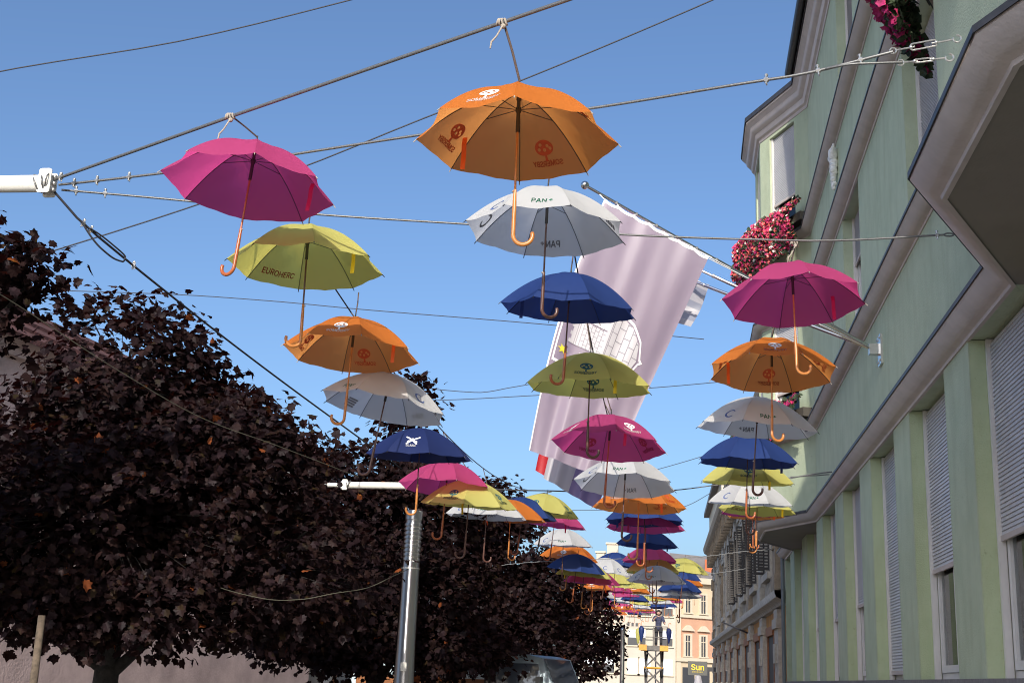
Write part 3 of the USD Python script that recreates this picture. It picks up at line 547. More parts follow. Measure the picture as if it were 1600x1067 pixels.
# ------------------------------------------------------------------ umbrellas
RAD, DOME, HB = .535, .29, .58      # rib radius, dome height, rim above the handle's bottom
def prof(s): return DOME * (1 - s ** 1.9)
def rib_pt(k, s, dz=0.):
    a = k * math.pi / 4; return np.array([RAD * s * math.cos(a), RAD * s * math.sin(a), HB + prof(s) + dz])
def panel_map(k, s, f, off=0.):
    """point on gore k at radial share s, f from -1 to 1 between its two ribs"""
    a0, a1 = k * math.pi / 4, (k + 1) * math.pi / 4; s = np.asarray(s, float); f = np.asarray(f, float)
    w = ((f + 1) / 2)[:, None]
    p0 = np.c_[RAD * s * math.cos(a0), RAD * s * math.sin(a0)]; p1 = np.c_[RAD * s * math.cos(a1), RAD * s * math.sin(a1)]
    xy = p0 * (1 - w) + p1 * w
    bow = (1 - f ** 2) * .020 * s ** 2          # edge drawn in between the rib tips
    am = (a0 + a1) / 2; xy = xy - bow[:, None] * np.array([math.cos(am), math.sin(am)])
    z = HB + prof(s) - (1 - f ** 2) * .014 * s + (1 - f ** 2) * (.0035 * np.sin(7 * f + 9 * s + k * 1.7) + .0025 * np.sin(15 * s - 4 * f + k * 2.9)) * s
    sl = DOME * 1.9 * s ** .9 / RAD; nz = 1 / np.sqrt(1 + sl ** 2)
    n = np.c_[sl * nz * math.cos(am), sl * nz * math.sin(am), nz]
    return np.c_[xy, z] + n * off
def gore(k): return grid(lambda u, w: panel_map(k, .015 + u * .985, w * 2 - 1), 12, 8)
def printed(k, m, s0, off, x0=0.):
    """lays a flat drawing (x right, y towards the crown) on gore k, its baseline at radial share s0"""
    v = m.vertices; slope = RAD * .99
    s = np.clip(s0 - v[:, 1] / slope, .03, 1); half = RAD * s * math.sin(math.pi / 8)
    return T(panel_map(k, s, np.clip((-(v[:, 0] + x0)) * -1 / half, -1, 1), off), m.faces)
def centred(m):
    m = m.copy(); m.apply_translation((-(m.bounds[0][0] + m.bounds[1][0]) / 2, 0, 0)); return m
def flipx(m):
    m = m.copy(); m.vertices[:, 0] *= -1; return m
def tree_logo(text):
    w = []
    crown = shapely.Point(0, .085).buffer(.046, 12)
    crown = shapely.affinity.scale(crown, 1.15, .85)
    for x, y in ((-.02, .09), (.018, .10), (0, .072), (.03, .078), (-.034, .078)): crown = crown.difference(shapely.Point(x, y).buffer(.009, 5))
    trunk = Polygon([(-.008, .02), (.008, .02), (.005, .05), (-.005, .05)])
    return cat_([flat(crown), flat(trunk), centred(lettering(text, .024, True))])
def crest_logo(text):
    g_ = []
    for s in (-1, 1):
        g_ += [shapely.LineString([(s * .05, .03), (0, .07), (-s * .05, .115)]).buffer(.007), shapely.Point(s * .035, .055).buffer(.016), shapely.LineString([(s * .03, .10), (s * .062, .118)]).buffer(.009)]
    g_.append(shapely.Point(0, .078).buffer(.022).difference(shapely.Point(0, .078).buffer(.011)))
    return cat_([flat(unary_union(g_)), centred(lettering(text, .022, True))])
PAN = centred(cat_([lettering('PAN', .036, True)])); PANX = PAN.bounds[1][0]
star4 = flat(unary_union([sbox(-.012, -.004, .012, .004), sbox(-.004, -.012, .004, .012)])); star4.apply_translation((PANX + .025, .018, 0))
SWIRL = flat(shapely.Point(0, .05).buffer(.045).difference(shapely.Point(.004, .05).buffer(.032)).difference(sbox(.015, .03, .06, .075)))
BLOCK = flat(unary_union([sbox(-.05, .002 + .018 * i, .05, .014 + .018 * i) for i in range(4)]))
def umbrella(name, cloth_, shaft, handle, strap, prints, label, loc, rot, ribm='darkrib', strap_at=6.4, strap_dir=None):
    t = thing(name, label, 'umbrella', 'umbrellas hung in rows over the street', loc, rot)
    gores = [obj('canopy_panel', gore(k), M[cloth_], t, smooth=True) for k in range(8)]
    for k, m, s0, col, icol in prints:
        if col: obj('print', printed(k, m, s0, .0016), M[col], gores[k])
        if icol: obj('print', printed(k, m, s0, -.0016), M[icol], gores[k])  # inner tint: show-through of the outer print put into colour; yellow lettering is real
    for k in range(8):
        S = np.linspace(.03, 1.0, 9); r = obj('rib', tube([rib_pt(k, s, -.006) for s in S], .0022, 5), M[ribm], t, True)
        a = k * math.pi / 4; q = .045
        obj('stretcher', tube([(.012 * math.cos(a), .012 * math.sin(a), HB + DOME - .105), rib_pt(k, .47, -.010)], .0022, 5), M[ribm], r)
        obj('rib_tip', tube([rib_pt(k, .99, -.004), rib_pt(k, 1.022, -.004)], [.0032, .0028], 6), M['knot'] if cloth_ in ('pink', 'orange') else M[ribm], r)
    obj('shaft', tube([(0, 0, HB + DOME + .01), (0, 0, .30)], .0062, 8), M[shaft], t, True)
    ru = obj('runner', lathe([(.0, HB + DOME - .015), (.014, HB + DOME - .015), (.014, HB + DOME - .05), (.010, HB + DOME - .055), (.010, HB + DOME - .09), (.015, HB + DOME - .095), (.015, HB + DOME - .12), (.0105, HB + DOME - .125), (.0105, HB + DOME - .235), (.0, HB + DOME - .236)], 10), M['black'], t, True)
    hk = [(0, 0, .31), (0, 0, .21), (0, 0, .06)] + [(.05 - .05 * math.cos(a), 0, .06 - .05 * math.sin(a)) for a in np.linspace(.25, math.pi + .35, 12)]
    obj('handle', tube(hk, [.0085] + [.0112] * (len(hk) - 2) + [.0100], 10), M[handle], t, True)
    obj('button', ball((-.011, 0, .30), .006, 1), M['zinc'], t)
    obj('ferrule', tube([(0, 0, HB + DOME - .004), (0, 0, HB + DOME + .012), (0, 0, HB + DOME + .07)], [.02, .006, .0035], 8), M['black'], t, True)
    if strap:
        k, s0 = int(strap_at), .74
        p = panel_map(k, [s0], [(strap_at - k) * 2 - 1], -.004)[0]
        a = math.atan2(p[1], p[0]); tn = np.array([-math.sin(a), math.cos(a), 0]); o = np.array([math.cos(a), math.sin(a), 0])
        if strap_dir is not None: tn = np.array([math.cos(strap_dir), math.sin(strap_dir), 0]); o = np.array([-math.sin(strap_dir), math.cos(strap_dir), 0])
        ln = [p, p - o * .02 + [0, 0, -.05], p - o * .015 + [0, 0, -.11], p - o * .03 + [0, 0, -.20]]; v = []
        for i, q in enumerate(ln): v += [q - tn * .013, q + tn * .013, q - tn * .013 + o * .0012, q + tn * .013 + o * .0012]
        f = []
        for i in range(3):
            b = 4 * i; f += [[b, b + 1, b + 5], [b, b + 5, b + 4], [b + 2, b + 6, b + 7], [b + 2, b + 7, b + 3], [b, b + 4, b + 6], [b, b + 6, b + 2], [b + 1, b + 3, b + 7], [b + 1, b + 7, b + 5]]
        obj('strap', T(v, f), M[strap], t)
    return t
TREE = tree_logo('SOMERSBY')
KINDS = dict(
    pink=('umbrella', 'pink', 'redwood', 'redwood', 's_pink', ()),
    pinkR=('umbrella', 'pink', 'wood', 'wood', 's_pink', ()),
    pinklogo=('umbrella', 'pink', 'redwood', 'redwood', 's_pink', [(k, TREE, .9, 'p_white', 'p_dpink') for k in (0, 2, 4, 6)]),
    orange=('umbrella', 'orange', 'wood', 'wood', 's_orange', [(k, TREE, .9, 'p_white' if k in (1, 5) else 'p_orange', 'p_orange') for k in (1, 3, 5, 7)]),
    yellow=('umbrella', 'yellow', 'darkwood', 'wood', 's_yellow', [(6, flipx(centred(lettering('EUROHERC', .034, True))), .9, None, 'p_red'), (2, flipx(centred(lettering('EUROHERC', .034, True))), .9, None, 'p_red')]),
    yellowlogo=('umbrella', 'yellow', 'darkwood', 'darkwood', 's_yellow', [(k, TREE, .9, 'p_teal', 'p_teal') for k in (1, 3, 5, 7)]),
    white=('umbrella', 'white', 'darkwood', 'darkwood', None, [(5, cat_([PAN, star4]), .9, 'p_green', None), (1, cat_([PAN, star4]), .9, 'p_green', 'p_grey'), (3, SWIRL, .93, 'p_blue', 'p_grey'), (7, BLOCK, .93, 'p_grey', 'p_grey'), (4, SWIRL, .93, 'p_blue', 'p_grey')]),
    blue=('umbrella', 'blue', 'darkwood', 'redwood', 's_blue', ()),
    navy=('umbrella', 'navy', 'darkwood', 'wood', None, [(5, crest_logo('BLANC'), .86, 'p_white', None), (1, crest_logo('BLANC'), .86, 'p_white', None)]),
)
# pixel centre of the rim, width in pixels of the photo -> place; kind, turn about the stick, tilt, label
UM = [
 ('C1', 808, 222, 318, 'orange', 6, (0, 0), 'nearest and largest umbrella, orange with a tree print, at the top of the middle row'),
 ('L1', 388, 294, 270, 'pink', 158, (-3, 3), 'plain pink umbrella nearest the white arm, hanging first in the left row'),
 ('L2', 478, 417, 243, 'yellow', 202.5, (0, -1), 'yellow umbrella with red lettering, second in the left row under the pink one'),
 ('C2', 853, 362, 258, 'white', 22.5, (1, 1), 'large white umbrella with green lettering right under the nearest orange one'),
 ('L3', 549, 553, 214, 'orange', 202.5, (-3, 1), 'orange umbrella third in the left row, below the red lettered yellow one'),
 ('C3', 888, 485, 220, 'blue', 202.5, (6, 3), 'plain blue umbrella before the lilac flag, third in the middle row'),
 ('R3', 1240, 471, 225, 'pinkR', 7, (-6, -1), 'plain pink umbrella before the green wall, topmost of the right row'),
 ('L4', 599, 637, 204, 'white', 170, (-3, 8), 'tilted white umbrella in the left row, in front of the maple crown'),
 ('C4', 921, 606, 203, 'yellowlogo', 22.5, (4, 1), 'yellow umbrella with dark tree print hanging before the coat of arms'),
 ('R4', 1206, 583, 203, 'orange', 22.5, (-5, 1), 'orange umbrella second in the right row, beneath the pink one by the wall'),
 ('L5', 655, 714, 168, 'navy', 202.5, (4, 1), 'navy umbrella with a white crest and lettering in the left row'),
 ('C5', 951, 697, 182, 'pinklogo', 10, (-6, 3), 'pink umbrella with white tree print over the lower end of the flag'),
 ('R5', 1182, 671, 190, 'white', 30, (3, 4), 'white umbrella third in the right row, beneath the orange one'),
 ('L6', 697, 762, 152, 'pink', 202.5, (-3, 2), 'plain pink umbrella above the ribbed lamp post in the left row'),
 ('C6', 976, 758, 163, 'white', 15, (-6, 2), 'white umbrella under the pink printed one in the middle row'),
 ('R6', 1168, 723, 160, 'blue', 22.5, (3, 2), 'plain blue umbrella fourth in the right row, before the far bay'),
 ('L7', 732, 790, 152, 'yellowlogo', 185, (5, 3), 'yellow umbrella with green tree print, below the pink one at the lamp post'),
 ('C7', 998, 793, 150, 'orange', 170, (0, 1), 'orange umbrella in the middle row, directly above a blue one with pink below'),
 ('R7', 1167, 754, 150, 'yellowlogo', 22.5, (6, 1), 'pale yellow umbrella with tree print fifth in the right row'),
 ('L8', 760, 807, 130, 'white', 22.5, (2, 2), 'white umbrella half covered by the yellow tree print one above the lamp post'),
 ('C8', 1007, 815, 128, 'blue', 202.5, (0, 0), 'blue umbrella in the middle row with a pink rim showing below it'),
 ('R8', 1171, 787, 137, 'white', 22.5, (6, 2), 'lowest white umbrella of the right row, over a yellow one'),
 ('R9', 1183, 798, 122, 'yellow', 190, (0, 2), 'yellow umbrella peeping out under the lowest white one of the right row'),
 ('L9', 797, 812, 116, 'orange', 22.5, (3, 1), 'orange umbrella in the left row tucked between white and blue ones'),
 ('L10', 815, 807, 112, 'blue', 190, (3, 5), 'dark blue umbrella behind the tucked orange one in the left row'),
 ('C9', 1009, 826, 124, 'pink', 10, (0, 0), 'pink umbrella whose rim shows under the blue one in the middle row'),
 ('L11', 850, 801, 110, 'yellowlogo', 185, (2, 8), 'yellow umbrella beside the maple twigs at the right end of the left row'),
 ('L12', 866, 820, 104, 'pink', 202.5, (2, 6), 'pink umbrella tucked behind the yellow one near the maple twigs'),
 ('L13', 880, 852, 96, 'white', 22.5, (4, 1), 'small white umbrella against the sky just right of the maples'),
 ('C10', 1011, 852, 97, 'blue', 5, (0, 2), 'smaller blue umbrella with a strap, alone against the sky in the middle row'),
 ('L14', 889, 873, 92, 'orange', 190, (6, 6), 'orange umbrella over the far maple, below the small white one'),
 ('R10', 1176, 801, 104, 'pink', 22.5, (0, 0), 'pink umbrella hidden in the right row but for its handle, nearest of those handles'),
 ('C11', 1015, 877, 90, 'pink', 22.5, (0, 0), 'deep pink umbrella below the lone blue one, above an olive yellow one'),
 ('L15', 900, 891, 94, 'blue', 195, (5, 6), 'blue umbrella under the orange one over the far maple'),
 ('C12', 1020, 894, 89, 'yellow', 22.5, (0, 0), 'shaded yellow umbrella in the middle row between deep pink and grey ones'),
 ('R11', 1180, 806, 92, 'orange', 190, (0, 0), 'orange umbrella hidden in the right row but for its handle, farthest of those handles'),
 ('L16', 912, 900, 92, 'yellow', 22.5, (4, 4), 'yellow umbrella whose scalloped edge shows under the far blue one'),
 ('C13', 1026, 909, 94, 'white', 10, (0, 1), 'greyish white umbrella below the shaded yellow one in the middle row'),
 ('L17', 925, 911, 90, 'pink', 190, (3, 3), 'pink umbrella under the scalloped yellow one of the far left row'),
 ('R12', 1068, 893, 78, 'yellowlogo', 90, (4, 6), 'yellow umbrella against the sky left of the ornate house'),
 ('M1', 947, 893, 80, 'white', 112.5, (4, 8), 'white umbrella in the far cluster with pink showing on its left'),
 ('M2', 962, 883, 74, 'blue', 112.5, (2, 5), 'blue umbrella right below the far chimney'),
 ('R13', 1062, 903, 72, 'blue', 112.5, (4, 6), 'blue umbrella tucked under the yellow one left of the ornate house'),
 ('R14', 1068, 914, 66, 'orange', 112.5, (0, 2), 'deep orange umbrella above the peach house, under the tucked blue one'),
 ('R15', 1062, 924, 74, 'blue', 112.5, (0, 1), 'wide blue umbrella just above the eaves of the peach house'),
 ('R16', 1062, 932, 74, 'white', 112.5, (0, 0), 'grey white umbrella lowest above the peach house'),
 ('R17', 1085, 931, 26, 'pink', 100, (0, 0), 'tiny pink umbrella at the right end of the far cluster'),
]
# the far ends of the rows, drawing together down the street
_r = random.Random(21)
far = [(926, 920, 64, 'orange'), (960, 912, 62, 'yellow'), (985, 918, 60, 'yellowlogo'), (935, 932, 56, 'white'), (962, 924, 58, 'pinklogo'), (990, 925, 56, 'orange'), (939, 936, 52, 'blue'), (975, 932, 50, 'pink'), (1012, 930, 52, 'white'),
       (940, 944, 46, 'pink'), (965, 940, 44, 'white'), (992, 938, 46, 'blue'), (1020, 938, 44, 'yellowlogo'), (1040, 936, 48, 'orange'), (945, 951, 40, 'orange'), (970, 946, 40, 'pinklogo'), (998, 944, 40, 'yellow'), (1032, 943, 42, 'white'), (1050, 941, 38, 'pink'),
       (950, 956, 35, 'white'), (975, 952, 34, 'orange'), (1002, 950, 34, 'white'), (1028, 949, 34, 'blue'), (958, 959, 30, 'pink'), (984, 956, 30, 'pink'), (1008, 954, 30, 'orange'), (1044, 948, 30, 'blue'), (968, 960, 27, 'orange'), (992, 959, 26, 'blue'), (1014, 957, 26, 'pinklogo')]
word = {'orange': 'orange', 'yellow': 'yellow', 'yellowlogo': 'printed yellow', 'white': 'white', 'pinklogo': 'printed pink', 'pink': 'pink', 'blue': 'blue', 'navy': 'navy'}
cnt = {}
for i, (x, y, w, k) in enumerate(far):
    side = 'left' if x < 965 else 'middle' if x < 1005 else 'right'
    n = cnt[(k, side)] = cnt.get((k, side), 0) + 1
    nth = ['nearest', 'second nearest', 'third nearest', 'fourth nearest'][n - 1]
    UM.append((f'F{i}', x, y, w, k, _r.choice((22.5, 202.5, 10, 190, 30)), (_r.uniform(-2, 5), _r.uniform(-3, 5)), f'small {word[k]} umbrella, {nth} of its kind on the {side} side of the far cluster'))
HANDLE = {'C1': 5, 'L1': 170, 'L2': 175, 'L3': 172, 'C3': 172, 'L4': 200, 'L5': 180, 'C5': 172, 'L6': 182}
STRAP = {}
protos, RIMS = {}, {}
def mean_tilt(p, rot):
    """origin (handle's bottom) from the rim's centre"""
    rx, ry, rz = (math.radians(a) for a in rot)
    R = np.array(Gf.Matrix3d(Gf.Rotation(Gf.Vec3d(1, 0, 0), rot[0]) * Gf.Rotation(Gf.Vec3d(0, 1, 0), rot[1]) * Gf.Rotation(Gf.Vec3d(0, 0, 1), rot[2])))
    return p - np.array([0, 0, HB]) @ R, R
def rz_tilt(tx, ty, turn):
    """turn about the stick first, then lean towards the camera (tx) and to the right (ty)"""
    m = Gf.Rotation(Gf.Vec3d(0, 0, 1), turn) * Gf.Rotation(Gf.Vec3d(1, 0, 0), tx) * Gf.Rotation(Gf.Vec3d(0, 1, 0), ty)
    return m
for key, x, y, w, kind, turn, (tx, ty), label in UM:
    D = 2 * RAD * F / w; p = at_depth(x, y, D)
    q = rz_tilt(tx, ty, turn); R = np.array(Gf.Matrix3d(q))
    e = q.Decompose(Gf.Vec3d(0, 0, 1), Gf.Vec3d(0, 1, 0), Gf.Vec3d(1, 0, 0)); rot = (e[2], e[1], e[0])
    org = p - np.array([0, 0, HB]) @ R
    RIMS[key] = (p, org + np.array([0, 0, HB + DOME + .06]) @ R)
    if kind not in protos:
        protos[kind] = umbrella(*KINDS[kind][:5], KINDS[kind][5], label, org, rot, strap_at={'pink': 5.05, 'pinkR': .5, 'blue': 7.55, 'yellow': 3.3, 'orange': 3.2}.get(kind, 6.4), strap_dir=-math.radians(turn))
    else: dup(protos[kind], org, rot, label)

# ------------------------------------------------------------------ arms, cables, cords
def arm(label, tip, left, r):
    t = thing('cable_boom', label, 'boom', 'white booms that hold the cables'); tip, left = np.array(tip), np.array(left); d = (tip - left) / np.linalg.norm(tip - left)
    obj('tube', tube([left, tip], r, 20), M['whitepaint'], t, smooth=40)
    u = np.cross(d, [0, 0, 1]); u /= np.linalg.norm(u)
    pl = trimesh.creation.extrude_polygon(sbox(-.4 * r, -1.1 * r, .5 * r, 1.25 * r).buffer(.3 * r, 4), .012, engine='earcut')
    B_ = np.stack([d, np.array([0, 0, 1.]), u], 1)
    for k, (s, e) in enumerate(((-.25, 1), (-.02, -1))):
        v = (pl.vertices - [0, 0, .006]) @ np.array(B_).T + tip - d * (.35 * r) + u * e * r * .75
        obj('end_plate', T(v, pl.faces), M['whitepaint'], t)
    obj('end_cap', tube([tip, tip + d * .02], r * .96, 20), M['whitepaint'], t, smooth=40)
    a = np.linspace(0, 2 * np.pi, 18)
    for k in range(3):
        c = tip - d * (1.4 * r - k * .5 * r); w = np.cross(d, u)
        obj('cable_loop', tube([c + (u * math.cos(x) + w * math.sin(x)) * r * (1.1 + .25 * math.sin(2 * x + k)) + d * .6 * r * math.sin(x + k) for x in a], .006, 6), M['cable'], t, True)
    obj('shackle', cat_([ball(tip + d * .5 * r + [0, 0, .8 * r * k], .018, 1) for k in (-1, 0, 1)]), M['zinc'], t)
    return t
A1 = at_depth(78, 287, 8.8); A1L = A1 + (at_depth(0, 291, 8.83) - A1) * 30
arm('white painted arm entering at the left edge above the big maple', A1, (-8.6, A1[1] - .15, A1[2] - .05), .062)
A2 = at_depth(775, 766, 20.0); A2L = at_depth(515, 758, 20.)
A2R = at_depth(715, 760, 14.7)
arm2 = arm('far white arm sticking out between the maple and the pink umbrella', at_depth(537, 757.5, 14.6), A2R, .041)
obj('tip', tube([at_depth(537, 757.5, 14.6), at_depth(512, 757.5, 14.6)], .026, 12), M['whitepaint'], arm2, smooth=40)
obj('guy_strand', tube([at_depth(512, 757.5, 14.6), at_depth(300, 690, 14.9)], .006, 6), M['cable'], arm2, True)
ap = thing('arm_post', 'steel post beyond the left edge that carries the near white arm', 'post'); obj('post', tube([(-8.6, A1[1] - .15, 0), (-8.6, A1[1] - .15, A1[2] + .3)], [.11, .08], 16), M['steel'], ap, smooth=40)
def clamp(p, d, parent):
    d = d / np.linalg.norm(d); u = np.cross(d, [0, 0, 1]); u /= np.linalg.norm(u); w = np.cross(u, d)
    obj('clamp', cat_([tube([p - d * .012, p + d * .012], .016, 8), tube([p - w * .03 + u * .008, p + w * .03 + u * .008], .005, 6), tube([p - w * .03 - u * .008, p + w * .03 - u * .008], .005, 6), ball(p + w * .03, .011, 1)]), M['zinc'], parent)
def cable(label, pts, r, clamps=(), m='cable', cat='cable', group=None, name='steel_cable'):
    t = thing(name, label, cat, group); pts = np.array(pts); obj('strand', tube(pts, r, 7), M[m], t, True)
    L = np.r_[0, np.cumsum(np.linalg.norm(np.diff(pts, axis=0), axis=1))]
    for s in clamps:
        s = s if s >= 0 else L[-1] + s
        p = np.array([np.interp(s, L, pts[:, i]) for i in range(3)]); q = np.array([np.interp(s + .02, L, pts[:, i]) for i in range(3)]) - np.array([np.interp(s - .02, L, pts[:, i]) for i in range(3)])
        clamp(p, q, t)
    return t
def through(*pd):
    """smooth path through (px, py, depth) points"""
    P = np.array([at_depth(*q) for q in pd]); s = np.r_[0, np.cumsum(np.linalg.norm(np.diff(P, axis=0), axis=1))]
    from scipy.interpolate import PchipInterpolator
    u = np.linspace(0, s[-1], 40); return PchipInterpolator(s, P)(u)
K1, K2 = at_depth(362, 182, 7.62), at_depth(787, 35, 6.55)
end1 = K2 + (K2 - K1) * 1.3
cable('thick cable climbing from the near arm over the pink and the nearest orange umbrella', np.vstack([sag(A1 + [.03, 0, .03], K1, .0, 6)[:-1], sag(K1, K2, .0, 10)[:-1], sag(K2, end1, 0, 8)]), .011, (.08,))
E2 = at_depth(1490, 62, 6.95); E2b = at_depth(1478, 91, 6.95); J2 = at_depth(1352, 95, 7.0)
c2 = cable('cable behind the nearest orange umbrella, ending in turnbuckles at the near bay', through((92, 289, 8.78), (260, 270, 8.6), (650, 212, 8.1), (920, 170, 7.7), (1220, 122, 7.2), (1395, 81, 7.0)), .009, (.12, .3, .55, -.42, -.72, -.18))
def turnbuckle(a, b, parent, w=.02):
    a, b = np.array(a), np.array(b); d = (b - a) / np.linalg.norm(b - a); u = np.cross(d, [0, 0, 1]); u /= np.linalg.norm(u); z = np.cross(u, d); L = np.linalg.norm(b - a)
    m = [tube([a, a + d * L * .33], .005, 6), tube([a + d * L * .62, b], .005, 6)]
    for s in (-1, 1): m.append(tube([a + d * L * .25 + z * s * w * .4, a + d * L * .28 + z * s * w, a + d * L * .68 + z * s * w, a + d * L * .71 + z * s * w * .4], .005, 6))
    m += [ball(a + d * L * .26, .012, 1), ball(a + d * L * .70, .012, 1), tube([b + z * .022 * math.cos(x) + d * (.022 * math.sin(x) + .02) for x in np.linspace(0, 5.2, 12)], .005, 6), tube([a + z * .018 * math.cos(x) + d * (.018 * math.sin(x) - .016) for x in np.linspace(0, 6.28, 12)], .0045, 6)]
    obj('turnbuckle', cat_(m), M['zinc'], parent, smooth=40)
turnbuckle(at_depth(1400, 79, 7.), E2, c2); obj('second_strand', tube(through((1290, 108, 7.1), (1340, 100, 7.02), (1410, 98, 7.0)), .007, 6), M['cable'], c2, True); turnbuckle(at_depth(1412, 98, 7.), E2b, c2, .01)
E3 = at_depth(1528, 366, 9.15)
c3 = cable('cable crossing before the flag to the near bay corner, holding the right pink umbrella', through((96, 297, 8.85), (260, 311, 9.0), (520, 337, 9.1), (725, 350, 9.15), (1000, 368, 9.2), (1250, 376, 9.2), (1440, 369, 9.2), (1475, 367, 9.18)), .008, (.1, .3, -.05))
obj('hook', cat_([tube([at_depth(1475, 367, 9.18) + np.array([.07 * (1 - math.cos(a)) / 2, 0, .012 * math.sin(a)]) for a in np.linspace(0, 6.28, 16)], .006, 6), tube([at_depth(1490, 366, 9.17), at_depth(1512, 365, 9.15)], .005, 6), tube([at_depth(1518, 365, 9.15) + np.array([.025 * math.cos(a), 0, .014 * math.sin(a)]) for a in np.linspace(0, 6.28, 14)], .006, 6)]), M['cable'], c3)
cable('black guy cable looping down right from the near arm across the maple', through((85, 300, 8.8), (125, 345, 8.9), (190, 400, 9.3), (300, 488, 10.5), (490, 632, 13.), (640, 742, 17.)), .009, (.3, .38, .95), 'wire')
tl = thing('cable_loop', 'slack black loop of spare cable on the guy cable under the near arm', 'cable'); obj('strand', tube(through((128, 347, 8.88), (160, 390, 9.0), (180, 405, 9.12), (192, 409, 9.2), (196, 402, 9.25), (185, 390, 9.2), (140, 357, 8.95)), .007, 6), M['wire'], tl, True)
# lengthwise cables over the three rows
def lengthwise(label, keys, start, end):
    pts = [start] + [RIMS[k][1] + np.array([-.01, 0, .16 if i % 2 else .13]) for i, k in enumerate(keys)] + [end]
    pts = [p for i, p in enumerate(pts) if i == 0 or p[1] > pts[i - 1][1] + .2]
    from scipy.interpolate import PchipInterpolator
    P = np.array(pts); s = P[:, 1]; u = np.linspace(s[0], s[-1], 70)
    # one taut line: fit the height by a parabola so that it hangs in one curve
    return P
def hang(a, b, s): return sag(a, b, s, 30)
LC = {}
def row_cable(label, p3, far_pt, sg): LC[label] = 1; pts = hang(p3, far_pt, sg); cable(label, pts, .006, (), 'wire'); return pts
rl = row_cable('dark lengthwise cable over the left row of umbrellas', RIMS['L3'][1] + [-.25, -.55, .34], np.array([-2.45, 19.9, 4.52]), .42)
rc = row_cable('dark lengthwise cable over the middle row before the flag', RIMS['C3'][1] + [-.02, -.05, .30], np.array([-.75, 20.1, 4.6]), .47)
rr = row_cable('dark lengthwise cable over the right row by the green wall', RIMS['R3'][1] + [0, .0, .10], np.array([.62, 20.2, 4.72]), .40)
f1 = cable('cable from the far boom across the street to the eaves of the green house', through((712, 761, 14.7), (773, 764, 15.4), (830, 766, 16.5), (1100, 760, 20.3), (1235, 746, 20.3)), .009, (.6, -.2))
obj('hook', cat_([tube(through((1235, 747, 20.3), (1262, 742, 20.3), (1300, 737, 20.3)), .012, 6), tube(through((1235, 745, 20.3), (1270, 743, 20.3), (1296, 741, 20.3)), .010, 6)]), M['cable'], f1)
cable('thin cable sagging below the far arm cable beside the maple twigs', through((773, 776, 20.), (800, 780, 20.), (840, 772, 20.1), (862, 768, 20.1)), .008, (), 'olive')
for y0, x0, x1, D, lb in ((926, 640, 1240, 27., 'cable over the fourth fan'),): pass
cable('cable crossing in front of the dark shutters of the ornate house', through((1050, 872, 26), (1110, 868, 26), (1165, 861, 26), (1205, 858, 26.)), .008)
cable('lower cable crossing the ornate house under the shutter heads', through((860, 905, 33), (1100, 897, 33), (1165, 888, 33)), .008)
cable('thin cable right of the dark maple leading to the small orange umbrella', through((775, 884, 22), (830, 878, 22), (870, 876, 22), (1000, 872, 22)), .005, (), 'cable')
# cords with knots
def cord(label, top, bot, knot=True, r=.0045, tail=False):
    t = thing('hanging_cord', label, 'cord', 'cords that tie the umbrellas to the cables'); top, bot = np.array(top), np.array(bot)
    obj('cord', tube([top, top * .5 + bot * .5 + [.004, 0, 0], bot], r * 1.2, 5), M['rope'], t, True)
    if knot:
        rng = np.random.default_rng(int(abs(top[0] * 100)))
        obj('knot', cat_([tube([top + np.array([.014 * k - .03 + .006 * math.sin(a + k), .016 * math.cos(a), .017 * math.sin(a)]) for a in np.linspace(0, 6.28, 10)], .006, 5) for k in range(4)] + [ball(top + [.0, -.01, -.03], .015, 1)]), M['knot'], t, True)
        if tail: obj('tail', tube([top + [0, -.02, -.03], top + [-.03, -.03, -.10], top + [-.055, -.03, -.13], top + [-.06, -.03, -.17]], [.005, .005, .006, .004], 5), M['knot'], t, True)
cord('long dark cord with a white knot above the nearest orange umbrella', K2, RIMS['C1'][1], tail=True, r=.006)
cord('knotted cord above the first pink umbrella of the left row', K1, RIMS['L1'][1], tail=True)
cord('knotted cord above the pink umbrella by the green wall', RIMS['R3'][1] + [.03, .0, .13], RIMS['R3'][1] - [0, 0, .02], tail=True)
def up_to(pts, key, h): return RIMS[key][1] + np.array([0, 0, h])
for k, lb in (('L2', 'short cord above the red lettered yellow umbrella'), ('C2', 'short cord above the large white lettered umbrella'), ('C3', 'short cord above the blue umbrella before the flag'), ('L3', 'short cord above the third umbrella of the left row')): cord(lb, RIMS[k][1] + [.01, 0, .16], RIMS[k][1] - [0, 0, .02], False)
for pts, ks in ((rl, ('L4', 'L5', 'L6', 'L7', 'L8')), (rc, ('C4', 'C5', 'C6', 'C7')), (rr, ('R4', 'R5', 'R6', 'R7'))):
    for k in ks:
        p = RIMS[k][1]; top = np.array([np.interp(p[1], pts[:, 1], pts[:, i]) for i in range(3)])
        nm = [u for u in UM if u[0] == k][0][7].split(',')[0]
        if top[2] > p[2] + .02: cord('short cord above the ' + ' '.join(nm.split()[:10]), top, p - [0, 0, .02], False)
